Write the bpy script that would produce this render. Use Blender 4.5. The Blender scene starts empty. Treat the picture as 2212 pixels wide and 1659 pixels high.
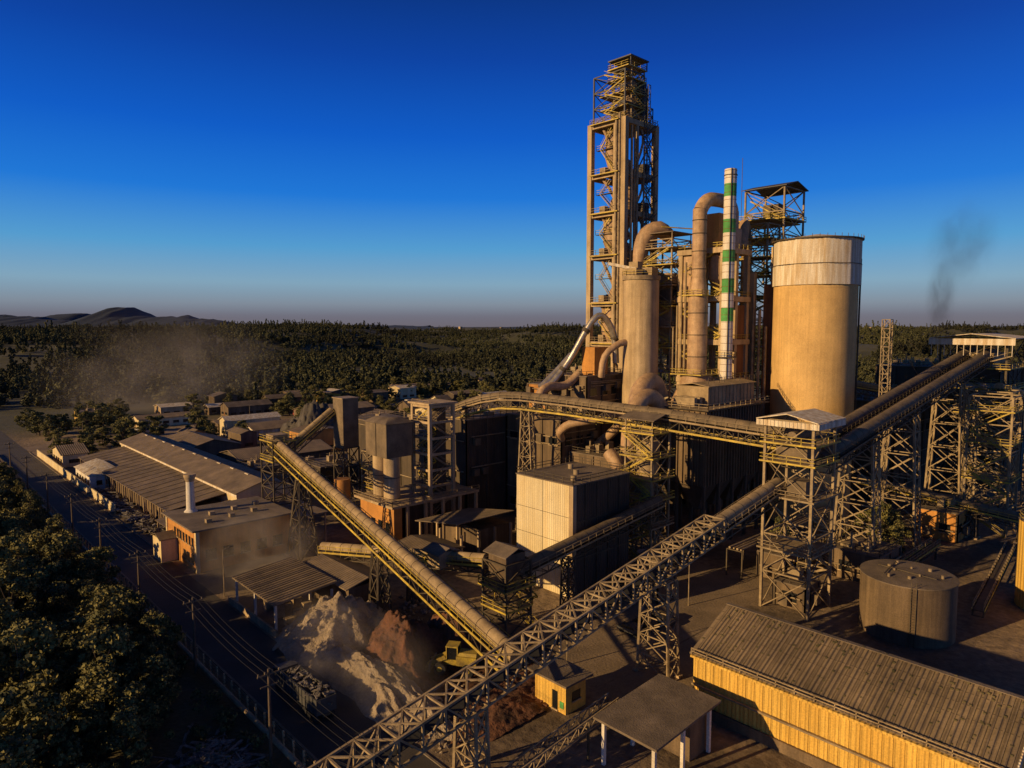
import bpy, math, random
import bmesh
import numpy as np
from mathutils import Vector, Matrix, noise
random.seed(7); rng=np.random.default_rng(7)
sc=bpy.context.scene
COL=sc.collection
V=Vector
# ------------------------------------------------------------------ materials
MATS={}
def mat(name,col,col2=None,rough=.85,scale=.4,streak=False,bump=.15,ribs=None,metal=0.,fine=6.,contrast=.5,grime=.6,stain=0.):
    """procedural weathered surface; ribs=(axis,period) gives corrugated sheet"""
    m=bpy.data.materials.new(name); m.use_nodes=True; nt=m.node_tree; N=nt.nodes; L=nt.links
    b=N['Principled BSDF']; b.inputs['Roughness'].default_value=rough; b.inputs['Metallic'].default_value=metal
    tc=N.new('ShaderNodeTexCoord'); mp=N.new('ShaderNodeMapping'); L.new(tc.outputs['Object'],mp.inputs[0])
    if streak: mp.inputs['Scale'].default_value=(1,1,.09)
    n1=N.new('ShaderNodeTexNoise'); n1.inputs['Scale'].default_value=scale; n1.inputs['Detail'].default_value=8; n1.inputs['Roughness'].default_value=.65
    L.new(mp.outputs[0],n1.inputs['Vector'])
    n2=N.new('ShaderNodeTexNoise'); n2.inputs['Scale'].default_value=fine; n2.inputs['Detail'].default_value=4
    L.new(tc.outputs['Object'],n2.inputs['Vector'])
    r=N.new('ShaderNodeValToRGB'); r.color_ramp.elements[0].position=.5-contrast*.35; r.color_ramp.elements[1].position=.5+contrast*.35
    c2=col2 or tuple(c*.5 for c in col)
    r.color_ramp.elements[0].color=(*c2,1); r.color_ramp.elements[1].color=(*col,1)
    L.new(n1.outputs[0],r.inputs[0])
    def mul(src,val,f):
        mx=N.new('ShaderNodeMix'); mx.data_type='RGBA'; mx.blend_type='MULTIPLY'; mx.inputs[0].default_value=f
        L.new(src,mx.inputs[6]); L.new(val,mx.inputs[7]); return mx.outputs[2]
    def mrange(src,a,b_,c,d):
        q=N.new('ShaderNodeMapRange'); q.inputs[1].default_value=a;q.inputs[2].default_value=b_;q.inputs[3].default_value=c;q.inputs[4].default_value=d; L.new(src,q.inputs[0]); return q.outputs[0]
    outc=mul(r.outputs[0],mrange(n2.outputs[0],.3,.7,.6,1.25),.5)
    if grime:
        n3=N.new('ShaderNodeTexNoise'); n3.inputs['Scale'].default_value=.13; n3.inputs['Detail'].default_value=10; n3.inputs['Roughness'].default_value=.7; L.new(tc.outputs['Object'],n3.inputs['Vector'])
        outc=mul(outc,mrange(n3.outputs[0],.36,.62,.5,1.15),grime)
    if stain:
        mp2=N.new('ShaderNodeMapping'); mp2.inputs['Scale'].default_value=(1,1,.035); L.new(tc.outputs['Object'],mp2.inputs[0])
        n4=N.new('ShaderNodeTexNoise'); n4.inputs['Scale'].default_value=1.3; n4.inputs['Detail'].default_value=6; n4.inputs['Roughness'].default_value=.7; L.new(mp2.outputs[0],n4.inputs['Vector'])
        outc=mul(outc,mrange(n4.outputs[0],.40,.60,.5,1.1),stain)
    L.new(outc,b.inputs['Base Color'])
    bp=N.new('ShaderNodeBump'); bp.inputs['Strength'].default_value=bump; bp.inputs['Distance'].default_value=.3
    L.new(n2.outputs[0],bp.inputs['Height'])
    last=bp
    if ribs:
        w=N.new('ShaderNodeTexWave'); w.bands_direction=ribs[0]; w.inputs['Scale'].default_value=.314/ribs[1]
        w.inputs['Distortion'].default_value=0; L.new(tc.outputs['Object'],w.inputs['Vector'])
        b2=N.new('ShaderNodeBump'); b2.inputs['Strength'].default_value=.9; b2.inputs['Distance'].default_value=ribs[1]*.25
        L.new(w.outputs[0],b2.inputs['Height']); L.new(bp.outputs[0],b2.inputs['Normal']); last=b2
    L.new(last.outputs[0],b.inputs['Normal'])
    MATS[name]=m; return m
mat('concrete',(.58,.44,.26),(.38,.27,.15),streak=True,scale=.5,stain=.35)
mat('concrete_silo',(.70,.47,.19),(.58,.37,.14),scale=.12,bump=.1,contrast=.7,grime=.4,stain=.25)
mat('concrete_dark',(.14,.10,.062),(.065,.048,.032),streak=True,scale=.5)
mat('steel_dark',(.11,.083,.05),(.05,.037,.022),scale=.8,rough=.7)
mat('steel_dusty',(.42,.32,.185),(.19,.138,.078),scale=.7,rough=.7)
mat('steel_blue',(.09,.09,.09),(.045,.045,.045),scale=.7,rough=.6)
mat('yellow_paint',(.68,.50,.05),(.28,.20,.055),scale=.6,rough=.6)
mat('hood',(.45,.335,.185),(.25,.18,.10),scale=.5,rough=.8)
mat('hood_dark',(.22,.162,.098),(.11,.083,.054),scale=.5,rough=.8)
mat('roof_x',(.27,.20,.125),(.15,.112,.075),scale=.35,ribs=('Y',.6),rough=.8)
mat('roof_y',(.27,.20,.125),(.15,.112,.075),scale=.35,ribs=('X',.6),rough=.8)
mat('roof_grey',(.24,.185,.13),(.12,.092,.066),scale=.3,bump=.3)
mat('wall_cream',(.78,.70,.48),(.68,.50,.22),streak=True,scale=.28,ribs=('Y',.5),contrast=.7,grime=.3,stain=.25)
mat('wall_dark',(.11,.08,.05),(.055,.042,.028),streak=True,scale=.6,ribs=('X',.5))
mat('wall_ochre',(.80,.52,.11),(.64,.38,.065),streak=True,scale=.6,ribs=('Y',.5),grime=.3,stain=.3)
mat('wall_orange',(.68,.32,.07),(.42,.19,.05),streak=True,scale=.6)
mat('wall_brown',(.23,.16,.09),(.105,.073,.046),streak=True,scale=.5,stain=.4)
mat('sheet_white',(.76,.70,.58),(.54,.41,.25),streak=True,scale=1.1,contrast=.35,grime=0,stain=.35)
mat('white_paint',(.80,.77,.70),(.66,.58,.46),streak=True,scale=.6,contrast=.5,grime=.3,stain=.3)
mat('green_paint',(.10,.38,.10),(.07,.27,.07),scale=.7)
mat('duct_tan',(.58,.39,.22),(.35,.22,.12),scale=.6,rough=.6,stain=.4)
mat('steel_pipe',(.55,.50,.43),(.33,.29,.24),scale=1,rough=.35,metal=.6)
mat('rust',(.26,.11,.04),(.12,.055,.025),streak=True,scale=.9)
mat('red_soil',(.19,.074,.032),(.05,.025,.015),scale=.35,bump=1,fine=2)
mat('limestone',(.46,.37,.26),(.25,.19,.13),scale=.3,bump=1,fine=3)
mat('gravel',(.13,.115,.10),(.08,.07,.06),scale=.3,bump=1)
mat('asphalt',(.085,.072,.06),(.045,.04,.034),scale=.15,bump=.2,contrast=.8)
mat('pavement',(.33,.245,.155),(.15,.11,.073),scale=.12,bump=.3,fine=3,contrast=.9)
mat('kerb',(.26,.21,.15),scale=1)
mat('glass_dark',(.02,.022,.025),rough=.25,bump=0,grime=0)
mat('rubber',(.02,.02,.02),bump=.1,grime=0)
mat('wood',(.14,.10,.065),scale=2,grime=0)
mat('bark',(.09,.06,.04),scale=2,grime=0)
mat('scrap',(.32,.28,.24),(.08,.07,.06),scale=1.5,fine=9,bump=.8,rough=.5)
mat('canvas_red',(.30,.05,.03),scale=1)
mat('soil_grass',(.14,.11,.05),(.055,.052,.02),scale=.15,bump=.8,fine=2)
mat('leaf_light',(.25,.215,.065),(.12,.115,.034),scale=.6,bump=0,grime=0)
mat('leaf_dark',(.10,.10,.032),(.048,.054,.019),scale=.6,bump=0,grime=0)
mat('forest_leaf',(.105,.10,.036),(.040,.046,.018),scale=.05,bump=0,contrast=.8,grime=0)
mat('forest_leaf_dark',(.048,.052,.021),(.024,.029,.013),scale=.05,bump=0,contrast=.8,grime=0)
mat('mountain_hazed',(.022,.040,.072),(.014,.027,.048),scale=.004,bump=0,grime=0)  # blue aerial haze painted into the base colour of the distant hills
for nm in ('forest_leaf','forest_leaf_dark'):      # stand-to-stand variation of the woodland
    nt=MATS[nm].node_tree;N=nt.nodes;L=nt.links;b=N['Principled BSDF'];src=b.inputs['Base Color'].links[0].from_socket
    oi=N.new('ShaderNodeObjectInfo');n=N.new('ShaderNodeTexNoise');n.inputs['Scale'].default_value=.005;n.inputs['Detail'].default_value=3;L.new(oi.outputs['Location'],n.inputs['Vector'])
    a=N.new('ShaderNodeMapRange');a.inputs[1].default_value=.35;a.inputs[2].default_value=.65;a.inputs[3].default_value=.35;a.inputs[4].default_value=1.6;L.new(n.outputs[0],a.inputs[0])
    mu=N.new('ShaderNodeVectorMath');mu.operation='SCALE';L.new(src,mu.inputs[0]);L.new(a.outputs[0],mu.inputs[3]);L.new(mu.outputs[0],b.inputs['Base Color'])
# ------------------------------------------------------------------ mesh builder
class Part:
    def __init__(s,m): s.v=[];s.f=[];s.m=m
    def add(s,vs,fs):
        o=len(s.v); s.v.extend(tuple(a) for a in vs); s.f.extend(tuple(i+o for i in f) for f in fs)
    def box(s,x0,x1,y0,y1,z0,z1):
        s.add([(x0,y0,z0),(x1,y0,z0),(x1,y1,z0),(x0,y1,z0),(x0,y0,z1),(x1,y0,z1),(x1,y1,z1),(x0,y1,z1)],
              [(0,3,2,1),(4,5,6,7),(0,1,5,4),(1,2,6,5),(2,3,7,6),(3,0,4,7)])
    def frame(s,p,q):
        d=(q-p).normalized(); n=d.cross(V((0,0,1)))
        if n.length<1e-4: n=V((1,0,0))
        n.normalize(); return d,n,n.cross(d)
    def beam(s,p,q,w=.2,h=None):
        p=V(p);q=V(q);h=h or w
        if (q-p).length<1e-5: return
        d,n,u=s.frame(p,q)
        a=n*w/2;b=u*h/2
        s.add([p-a-b,p+a-b,p+a+b,p-a+b,q-a-b,q+a-b,q+a+b,q-a+b],[(0,3,2,1),(4,5,6,7),(0,1,5,4),(1,2,6,5),(2,3,7,6),(3,0,4,7)])
    def extr(s,p,q,poly,vert=False):
        p=V(p);q=V(q);d,n,u=s.frame(p,q);k=len(poly)
        s.add([p+n*a+u*b for a,b in poly]+[q+n*a+u*b for a,b in poly],
              [tuple(range(k))[::-1],tuple(range(k,2*k))]+[(i,(i+1)%k,(i+1)%k+k,i+k) for i in range(k)])
    def cyl(s,p,q,r,r2=None,n=20,cap=True):
        p=V(p);q=V(q);r2=r if r2 is None else r2;d,a,b=s.frame(p,q)
        cs=[(math.cos(2*math.pi*i/n),math.sin(2*math.pi*i/n)) for i in range(n)]
        vs=[p+(a*c+b*e)*r for c,e in cs]+[q+(a*c+b*e)*r2 for c,e in cs]
        fs=[(i,(i+1)%n,(i+1)%n+n,i+n) for i in range(n)]
        if cap: fs+= [tuple(range(n))[::-1],tuple(range(n,2*n))]
        s.add(vs,fs)
    def tube(s,pts,r,n=14):
        pts=[V(p) for p in pts]; rs=list(r) if isinstance(r,(list,tuple)) else [r]*len(pts)
        if len(pts)>3:
            P2=[];R2=[]
            for i in range(len(pts)-1):
                p0=pts[max(i-1,0)];p1=pts[i];p2=pts[i+1];p3=pts[min(i+2,len(pts)-1)]
                for k in range(3):
                    t=k/3; P2.append(.5*((2*p1)+(p2-p0)*t+(2*p0-5*p1+4*p2-p3)*t*t+(3*p1-p0-3*p2+p3)*t**3)); R2.append(rs[i]+(rs[i+1]-rs[i])*t)
            P2.append(pts[-1]);R2.append(rs[-1]);pts=P2;rs=R2
        vs=[];prev=None
        for i,p in enumerate(pts):
            d=(pts[min(i+1,len(pts)-1)]-pts[max(i-1,0)]).normalized()
            if prev is None:
                a=d.cross(V((0,0,1)))
                if a.length<1e-3:a=V((1,0,0))
            else: a=prev-d*prev.dot(d)
            a.normalize();b=d.cross(a);prev=a
            vs+=[p+(a*math.cos(2*math.pi*j/n)+b*math.sin(2*math.pi*j/n))*rs[i] for j in range(n)]
        fs=[(i*n+j,i*n+(j+1)%n,(i+1)*n+(j+1)%n,(i+1)*n+j) for i in range(len(pts)-1) for j in range(n)]
        fs+=[tuple(range(n))[::-1],tuple(range((len(pts)-1)*n,len(pts)*n))]
        s.add(vs,fs)
class Obj:
    def __init__(s,name,loc=None,rz=0): s.name=name;s.parts={};s.loc=loc;s.rz=rz
    def p(s,part,m=None):
        if part not in s.parts: s.parts[part]=Part(m)
        return s.parts[part]
    def build(s):
        ps={k:p for k,p in s.parts.items() if p.f}
        allv=np.array([v for p in ps.values() for v in p.v])
        if s.loc is None:
            mn=allv.min(0);mx=allv.max(0); o=np.array([(mn[0]+mx[0])/2,(mn[1]+mx[1])/2,mn[2]]); loc=o
        else: o=np.zeros(3);loc=s.loc
        e=bpy.data.objects.new(s.name,None); COL.objects.link(e); e.location=loc; e.rotation_euler[2]=s.rz; e.empty_display_size=.5
        for k,p in ps.items():
            me=bpy.data.meshes.new(k); me.from_pydata([tuple(np.array(v)-o) for v in p.v],[],p.f)
            me.materials.append(MATS[p.m]); me.polygons.foreach_set('use_smooth',[True]*len(me.polygons))
            me.set_sharp_from_angle(angle=.7)
            ob=bpy.data.objects.new(k,me); COL.objects.link(ob); ob.parent=e
        return e
# ------------------------------------------------------------------ structural helpers
def rail(o,pts,h=1.1,m='yellow_paint',part='railing',th=.09,closed=False):
    P=o.p(part if m=='yellow_paint' else part+'_'+m,m); pts=[V(p) for p in pts]
    if closed: pts=pts+[pts[0]]
    for a,b in zip(pts,pts[1:]):
        for k in (h,h*.5): P.beam(a+V((0,0,k)),b+V((0,0,k)),th)
        n=max(1,int((b-a).length/2.))
        for i in range(n+1):
            q=a.lerp(b,i/n); P.beam(q,q+V((0,0,h)),th)
def deck(o,x0,x1,y0,y1,z,r=True,m='steel_dusty',fascia='yellow_paint'):
    o.p('deck',m).box(x0,x1,y0,y1,z-.12,z)
    if fascia:
        F=o.p('deck_edge_'+fascia,fascia); 
        F.box(x0-.06,x1+.06,y0-.06,y0-.003,z-.22,z+.05); F.box(x0-.06,x0-.003,y0,y1,z-.22,z+.05)
        F.box(x0-.06,x1+.06,y1+.003,y1+.06,z-.22,z+.05); F.box(x1+.003,x1+.06,y0,y1,z-.22,z+.05)
    if r: rail(o,[(x0,y0,z),(x1,y0,z),(x1,y1,z),(x0,y1,z)],closed=True,m='yellow_paint' if fascia=='yellow_paint' else 'steel_dusty')
def lattice(o,x0,x1,y0,y1,z0,z1,n,leg=.35,br=.16,m='steel_dusty',part='frame',style='X',skip=()):
    P=o.p(part,m); c=[(x0,y0),(x1,y0),(x1,y1),(x0,y1)]
    for x,y in c: P.beam((x,y,z0),(x,y,z1),leg)
    for i in range(n+1):
        z=z0+(z1-z0)*i/n
        for j in range(4):
            a=c[j];b=c[(j+1)%4]
            if i>0: P.beam((*a,z),(*b,z),br*1.4)
            if i<n:
                zz=z0+(z1-z0)*(i+1)/n
                if style=='X': P.beam((*a,z),(*b,zz),br);P.beam((*b,z),(*a,zz),br)
                elif style=='K':
                    mx=((a[0]+b[0])/2,(a[1]+b[1])/2,zz); P.beam((*a,z),mx,br);P.beam((*b,z),mx,br)
                elif style=='Z':
                    (P.beam((*a,z),(*b,zz),br) if i%2 else P.beam((*b,z),(*a,zz),br))
def stairs(o,x,y0,y1,z0,z1,n,axis='y',w=.9,m='yellow_paint'):
    """zig-zag stair flights between z0..z1"""
    P=o.p('stairs_'+m,m)
    for i in range(n):
        za=z0+(z1-z0)*i/n; zb=z0+(z1-z0)*(i+1)/n
        a,b=(y0,y1) if i%2==0 else (y1,y0)
        for k in (0,w):
            f=(lambda u,z:(x+k,u,z)) if axis=='y' else (lambda u,z:(u,x+k,z))
            P.beam(f(a,za),f(b,zb),.08,.25); P.beam(f(a,za+1),f(b,zb+1),.07)
        for j in range(8):
            u=a+(b-a)*(j+.5)/8;z=za+(zb-za)*(j+.5)/8
            if axis=='y': P.box(x,x+w,u-.12,u+.12,z-.03,z+.02)
            else: P.box(u-.12,u+.12,x,x+w,z-.03,z+.02)
def trestle(o,x,y,zt,zb=0,sx=2.,sy=2.,spx=0.,spy=0.,n=5,m='steel_dusty',leg=.3,br=.13):
    """support leg frame, splayed at the foot"""
    P=o.p('trestle',m)
    def c(i,z):
        k=(zt-z)/(zt-zb); sgx=(-1,1,1,-1)[i];sgy=(-1,-1,1,1)[i]
        return V((x+sgx*(sx/2+spx*k),y+sgy*(sy/2+spy*k),z))
    for i in range(4):
        P.beam(c(i,zb),c(i,zt),leg); f=c(i,zb); o.p('footing','concrete').box(f.x-.4,f.x+.4,f.y-.4,f.y+.4,0,.3)
    for l in range(n):
        z=zb+(zt-zb)*l/n;z2=zb+(zt-zb)*(l+1)/n
        for i in range(4):
            j=(i+1)%4; P.beam(c(i,z),c(j,z2),br);P.beam(c(j,z),c(i,z2),br);P.beam(c(i,z2),c(j,z2),br)
def gallery(o,p,q,w=2.4,h=1.6,hood='hood',rails=True,roundtop=True,truss=True,mtruss='steel_dark',pan=2.6,edge='yellow_paint',railm=None,low_edge=None):
    p=V(p);q=V(q); P=o.p('belt_deck','steel_dark'); d,n,u=P.frame(p,q); Ln=(q-p).length
    P.extr(p,q,[(-w/2,-.15),(w/2,-.15),(w/2,0),(-w/2,0)])
    if hood:
        H=o.p('hood',hood); r=w*.36
        poly=[(-r,.35)]+[(r*math.cos(a),.75+r*math.sin(a)) for a in [math.pi-i*math.pi/10 for i in range(11)]]+[(r,.35)]
        poly=poly[::-1]
        H.extr(p,q,poly)
        R=o.p('hood_seams','steel_dark')
        k=int(Ln/2.4)
        for i in range(1,k):
            c=p+d*(i*Ln/k); r2=r+.03
            pl=[(-r2,.3)]+[(r2*math.cos(a),.75+r2*math.sin(a)) for a in [math.pi-j*math.pi/10 for j in range(11)]]+[(r2,.3)]
            R.extr(c,c+d*.09,pl[::-1])
    if truss:
        T=o.p('side_truss',mtruss); k=max(1,int(Ln/pan))
        for sgn in (-1,1):
            off=n*sgn*w/2
            T.beam(p+off-u*.1,q+off-u*.1,.2); T.beam(p+off-u*(h*.75),q+off-u*(h*.75),.18)
            for i in range(k):
                a=p+d*(Ln*i/k)+off; b=p+d*(Ln*(i+1)/k)+off
                T.beam(a-u*.1,a-u*h*.75,.12); 
                if i%2: T.beam(a-u*.1,b-u*h*.75,.12)
                else: T.beam(a-u*h*.75,b-u*.1,.12)
        for i in range(k+1):
            a=p+d*(Ln*i/k)-u*h*.75; T.beam(a-n*w/2,a+n*w/2,.12)
    if low_edge:
        E=o.p('lower_chord',low_edge)
        for sgn in (-1,1):
            off=n*sgn*(w/2+.14); E.beam(p+off-u*h*.75,q+off-u*h*.75,.08,.36)
    if edge:
        E=o.p('kick_plate',edge)
        for sgn in (-1,1):
            off=n*sgn*(w/2+.12); E.beam(p+off+u*.02,q+off+u*.02,.06,.3)
    if rails:
        for sgn in (-1,1):
            off=n*sgn*(w/2); R=o.p('railing',railm or edge or 'yellow_paint'); k=max(1,int(Ln/1.8))
            for hh in (.55,1.1): R.beam(p+off+u*hh,q+off+u*hh,.07)
            for i in range(k+1):
                a=p+d*(Ln*i/k)+off; R.beam(a,a+u*1.1,.07)
def windows(o,face,c,a0,a1,z0,z1,n,m='glass_dark'):
    """face 'x' (plane x=c facing -x) or 'y' (plane y=c facing -y)"""
    P=o.p('windows',m); F=o.p('window_sills','concrete'); st=(a1-a0)/n
    for i in range(n):
        u0=a0+st*(i+.2);u1=a0+st*(i+.8)
        if face=='x': P.box(c-.05,c+.05,u0,u1,z0,z1); F.box(c-.16,c+.05,u0-.1,u1+.1,z0-.16,z0-.003)
        else: P.box(u0,u1,c-.05,c+.05,z0,z1); F.box(u0-.1,u1+.1,c-.16,c+.05,z0-.16,z0-.003)
def slab(P,pts,th=.15):
    """tilted roof slab from 4 lower corner points"""
    P.add(list(pts)+[(x,y,z+th) for x,y,z in pts],[(0,3,2,1),(4,5,6,7),(0,1,5,4),(1,2,6,5),(2,3,7,6),(3,0,4,7)])
def gable_roof(P,x0,x1,y0,y1,z0,z1,axis='y',ov=.5,th=.15,ridge=None):
    if axis=='y':
        xm=(x0+x1)/2; sl=(z1-z0)/(xm-x0)
        a=[(x0-ov,z0-sl*ov),(xm,z1),(x1+ov,z0-sl*ov)]
        for (ax,az),(bx,bz) in zip(a,a[1:]): slab(P,[(ax,y0-ov,az),(bx,y0-ov,bz),(bx,y1+ov,bz),(ax,y1+ov,az)],th)
    else:
        ym=(y0+y1)/2; sl=(z1-z0)/(ym-y0)
        a=[(y0-ov,z0-sl*ov),(ym,z1),(y1+ov,z0-sl*ov)]
        for (ay,az),(by,bz) in zip(a,a[1:]): slab(P,[(x0-ov,ay,az),(x1+ov,ay,az),(x1+ov,by,bz),(x0-ov,by,bz)],th)
def gable_wall(P,x0,x1,y0,y1,z0,ze,zr,axis='y'):
    if axis=='y':
        xm=(x0+x1)/2
        P.add([(x0,y0,z0),(x1,y0,z0),(x1,y0,ze),(xm,y0,zr),(x0,y0,ze),(x0,y1,z0),(x1,y1,z0),(x1,y1,ze),(xm,y1,zr),(x0,y1,ze)],
          [(0,1,2,3,4),(9,8,7,6,5),(0,4,9,5),(1,6,7,2),(4,3,8,9),(3,2,7,8)])
    else:
        ym=(y0+y1)/2
        P.add([(x0,y0,z0),(x0,y1,z0),(x0,y1,ze),(x0,ym,zr),(x0,y0,ze),(x1,y0,z0),(x1,y1,z0),(x1,y1,ze),(x1,ym,zr),(x1,y0,ze)],
          [(4,3,2,1,0),(5,6,7,8,9),(5,9,4,0),(2,7,6,1),(9,8,3,4),(8,7,2,3)])
def legs(o,x0,x1,y0,y1,z0,z1,m='concrete_dark',nx=2,ny=2,w=.6):
    P=o.p('columns',m)
    for i in range(nx):
        for j in range(ny):
            x=x0+(x1-x0)*i/(nx-1);y=y0+(y1-y0)*j/(ny-1); P.box(x-w/2,x+w/2,y-w/2,y+w/2,z0,z1)
C43,S43=math.cos(math.radians(43)),math.sin(math.radians(43))
# ================================================================== TERRAIN
def terr(x,y):
    d=math.hypot(x-90,y-90)
    k=min(1,max(0,(d-420)/1000)); k=k*k*(3-2*k)
    if k==0: return 0.
    h=noise.fractal(V((x/520.,y/520.,3.1)),.9,2.1,4)
    far=min(1,max(0,(d-1500)/2500))
    return k*max(-18,min(40,9+12*far+58*h*(1-.5*far)))
def forest_mask(x,y):
    return noise.noise(V((x/150.,y/150.,8.)))+.5*noise.noise(V((x/60.,y/60.,2.)))
near=np.arange(-400,720,14.)
far1=np.arange(720,3200,40.); far2=np.arange(3200,16000,300.)
neg=-np.concatenate([np.arange(440,1500,80.),np.arange(1500,9000,500.)])[::-1]
ax=np.concatenate([neg,near,far1,far2]); nx=len(ax)
vs=[];fs=[]
for i,y in enumerate(ax):
    for j,x in enumerate(ax):
        vs.append((x,y,terr(x,y)))
for i in range(nx-1):
    for j in range(nx-1):
        a=i*nx+j; fs.append((a,a+1,a+nx+1,a+nx))
me=bpy.data.meshes.new('ground'); me.from_pydata(vs,[],fs); me.polygons.foreach_set('use_smooth',[True]*len(fs))
g=bpy.data.objects.new('ground',me); COL.objects.link(g)
m=bpy.data.materials.new('ground_mat'); m.use_nodes=True; nt=m.node_tree;N=nt.nodes;L=nt.links;b=N['Principled BSDF'];b.inputs['Roughness'].default_value=.95
tc=N.new('ShaderNodeTexCoord')
def nz(s,d=6,r=.6):
    n=N.new('ShaderNodeTexNoise');n.inputs['Scale'].default_value=s;n.inputs['Detail'].default_value=d;n.inputs['Roughness'].default_value=r;L.new(tc.outputs['Object'],n.inputs['Vector']);return n
def ramp(src,a,b_,c0,c1):
    r=N.new('ShaderNodeValToRGB');r.color_ramp.elements[0].position=a;r.color_ramp.elements[1].position=b_
    r.color_ramp.elements[0].color=(*c0,1);r.color_ramp.elements[1].color=(*c1,1);L.new(src,r.inputs[0]);return r
def mixc(f,a,b_):
    x=N.new('ShaderNodeMix');x.data_type='RGBA'
    L.new(f,x.inputs[0]);L.new(a,x.inputs[6]);L.new(b_,x.inputs[7]);return x.outputs[2]
yard=ramp(nz(.045,9).outputs[0],.38,.62,(.12,.088,.056),(.36,.26,.16))
fine=ramp(nz(.9,8).outputs[0],.3,.75,(.5,.5,.5),(1.2,1.2,1.2))
mm=N.new('ShaderNodeMix');mm.data_type='RGBA';mm.blend_type='MULTIPLY';mm.inputs[0].default_value=1;L.new(yard.outputs[0],mm.inputs[6]);L.new(fine.outputs[0],mm.inputs[7])
wood=ramp(nz(.012,10,.75).outputs[0],.35,.72,(.022,.027,.013),(.11,.10,.042))
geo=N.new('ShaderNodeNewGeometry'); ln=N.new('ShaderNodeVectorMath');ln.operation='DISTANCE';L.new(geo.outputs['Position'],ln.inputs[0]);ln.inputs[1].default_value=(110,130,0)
nn=nz(.012,4); ad=N.new('ShaderNodeMath');ad.operation='MULTIPLY_ADD';L.new(nn.outputs[0],ad.inputs[0]);ad.inputs[1].default_value=200;L.new(ln.outputs['Value'],ad.inputs[2])
mr=N.new('ShaderNodeMapRange');mr.inputs[1].default_value=300;mr.inputs[2].default_value=350;L.new(ad.outputs[0],mr.inputs[0])
far=ramp(nz(.003,8,.7).outputs[0],.35,.65,(.018,.028,.034),(.042,.050,.054))  # blue-grey distance haze, painted into the ground colour far from the plant
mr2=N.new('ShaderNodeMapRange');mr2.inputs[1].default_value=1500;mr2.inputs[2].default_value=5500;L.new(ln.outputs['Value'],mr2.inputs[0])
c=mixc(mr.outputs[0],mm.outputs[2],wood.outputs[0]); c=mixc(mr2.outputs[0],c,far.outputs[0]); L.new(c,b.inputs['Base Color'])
bp=N.new('ShaderNodeBump');bp.inputs['Strength'].default_value=.7;bp.inputs['Distance'].default_value=.5;L.new(nz(.6,8).outputs[0],bp.inputs['Height']);L.new(bp.outputs[0],b.inputs['Normal'])
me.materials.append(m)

def ridge(name,cx,cy,half,peak,width,seed,mt,prof,rough=.12):
    vs=[];fs=[];n=200;k=16
    ux,uy=.731,-.682; wx,wy=.682,.731
    for i in range(n):
        a=-1+2*i/(n-1); h=prof(a)*peak*(1+rough*noise.fractal(V((a*7,seed,0)),.7,2,6))
        for j in range(k):
            b_=-1+2*j/(k-1); hh=h*(1-abs(b_)**1.3)+peak*.10*noise.fractal(V((a*16,b_*4,seed)),.8,2,4)*(1-abs(b_))
            vs.append((cx+ux*a*half+wx*b_*width,cy+uy*a*half+wy*b_*width,hh+5))
    for i in range(n-1):
        for j in range(k-1):
            q=i*k+j; fs.append((q,q+k,q+k+1,q+1))
    me=bpy.data.meshes.new(name);me.from_pydata(vs,[],fs);me.polygons.foreach_set('use_smooth',[True]*len(fs));me.materials.append(MATS[mt])
    o=bpy.data.objects.new(name,me);COL.objects.link(o)
G_=lambda a,c,w:math.exp(-((a-c)/w)**2)
ridge('mountain',1607,6705,1700,205,900,1.3,'mountain_hazed',lambda a:G_(a,0,.10)*.34+.56*G_(a,.06,.26)+.62*G_(a,-.80,.22)+.58*G_(a,-.45,.22)+.46*G_(a,.42,.25),.16)
ridge('far_hills',2600,9900,3800,240,1200,4.3,'mountain_hazed',lambda a:max(.2,.74*G_(a,-.7,.2)+.66*G_(a,-.16,.06)+.66*G_(a,-.24,.06)+.62*G_(a,-.42,.13)),.2)
ridge('low_hills',4400,3500,3900,48,700,9.3,'mountain_hazed',lambda a:.82+.15*math.sin(a*9)+.1*math.sin(a*23))

# ================================================================== ROADS
def sheet(name,pts,z,mt):
    me=bpy.data.meshes.new(name);me.from_pydata([(x,y,z) for x,y in pts],[],[tuple(range(len(pts)))]);me.materials.append(MATS[mt])
    o=bpy.data.objects.new(name,me);COL.objects.link(o)
sheet('road',[(32,-40),(40.6,-40),(40.6,420),(32,420)],.02,'asphalt')
sheet('road',[(40.9,300),(300,330),(300,342),(40.9,312)],.02,'pavement')
sheet('yard_pavement',[(60,53.5),(114,53.5),(114,72),(100,72.5),(74,69),(62,66)],.008,'pavement')
sheet('yard_pavement',[(64,44),(100,43),(100,53.2),(64,53.2)],.010,'pavement')
sheet('yard_pavement',[(41,150),(46,150),(46,280),(41,280)],.009,'pavement')
sheet('yard_pavement',[(40.9,96),(62,96),(62,129),(40.9,129)],.009,'pavement')
o=Obj('road_kerb'); o.p('kerb','kerb').box(31.7,31.997,-40,420,-.1,.14); o.p('kerb').box(40.603,40.85,-40,60,-.1,.14); o.p('kerb').box(40.603,40.85,150,298,-.1,.14); o.build()
sheet('grass_verge',[(-120,-40),(31.6,-40),(31.6,420),(-120,420)],.012,'soil_grass')
o=Obj('boundary_fence');
P=o.p('posts','concrete'); W=o.p('rails','steel_dark')
for i in range(110):
    y=40+i*2.4; P.box(30.4,30.6,y-.1,y+.1,0,1.7)
for z in (.5,1.,1.5): W.beam((30.5,40,z),(30.5,300,z),.05)
o.p('pipe','steel_dusty').cyl((29.6,40,.9),(29.6,300,.9),.3,n=8); o.build()
o=Obj('yard_wall'); o.p('wall','wall_cream').box(41.6,41.9,185,288,0,2.2); o.build()

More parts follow.
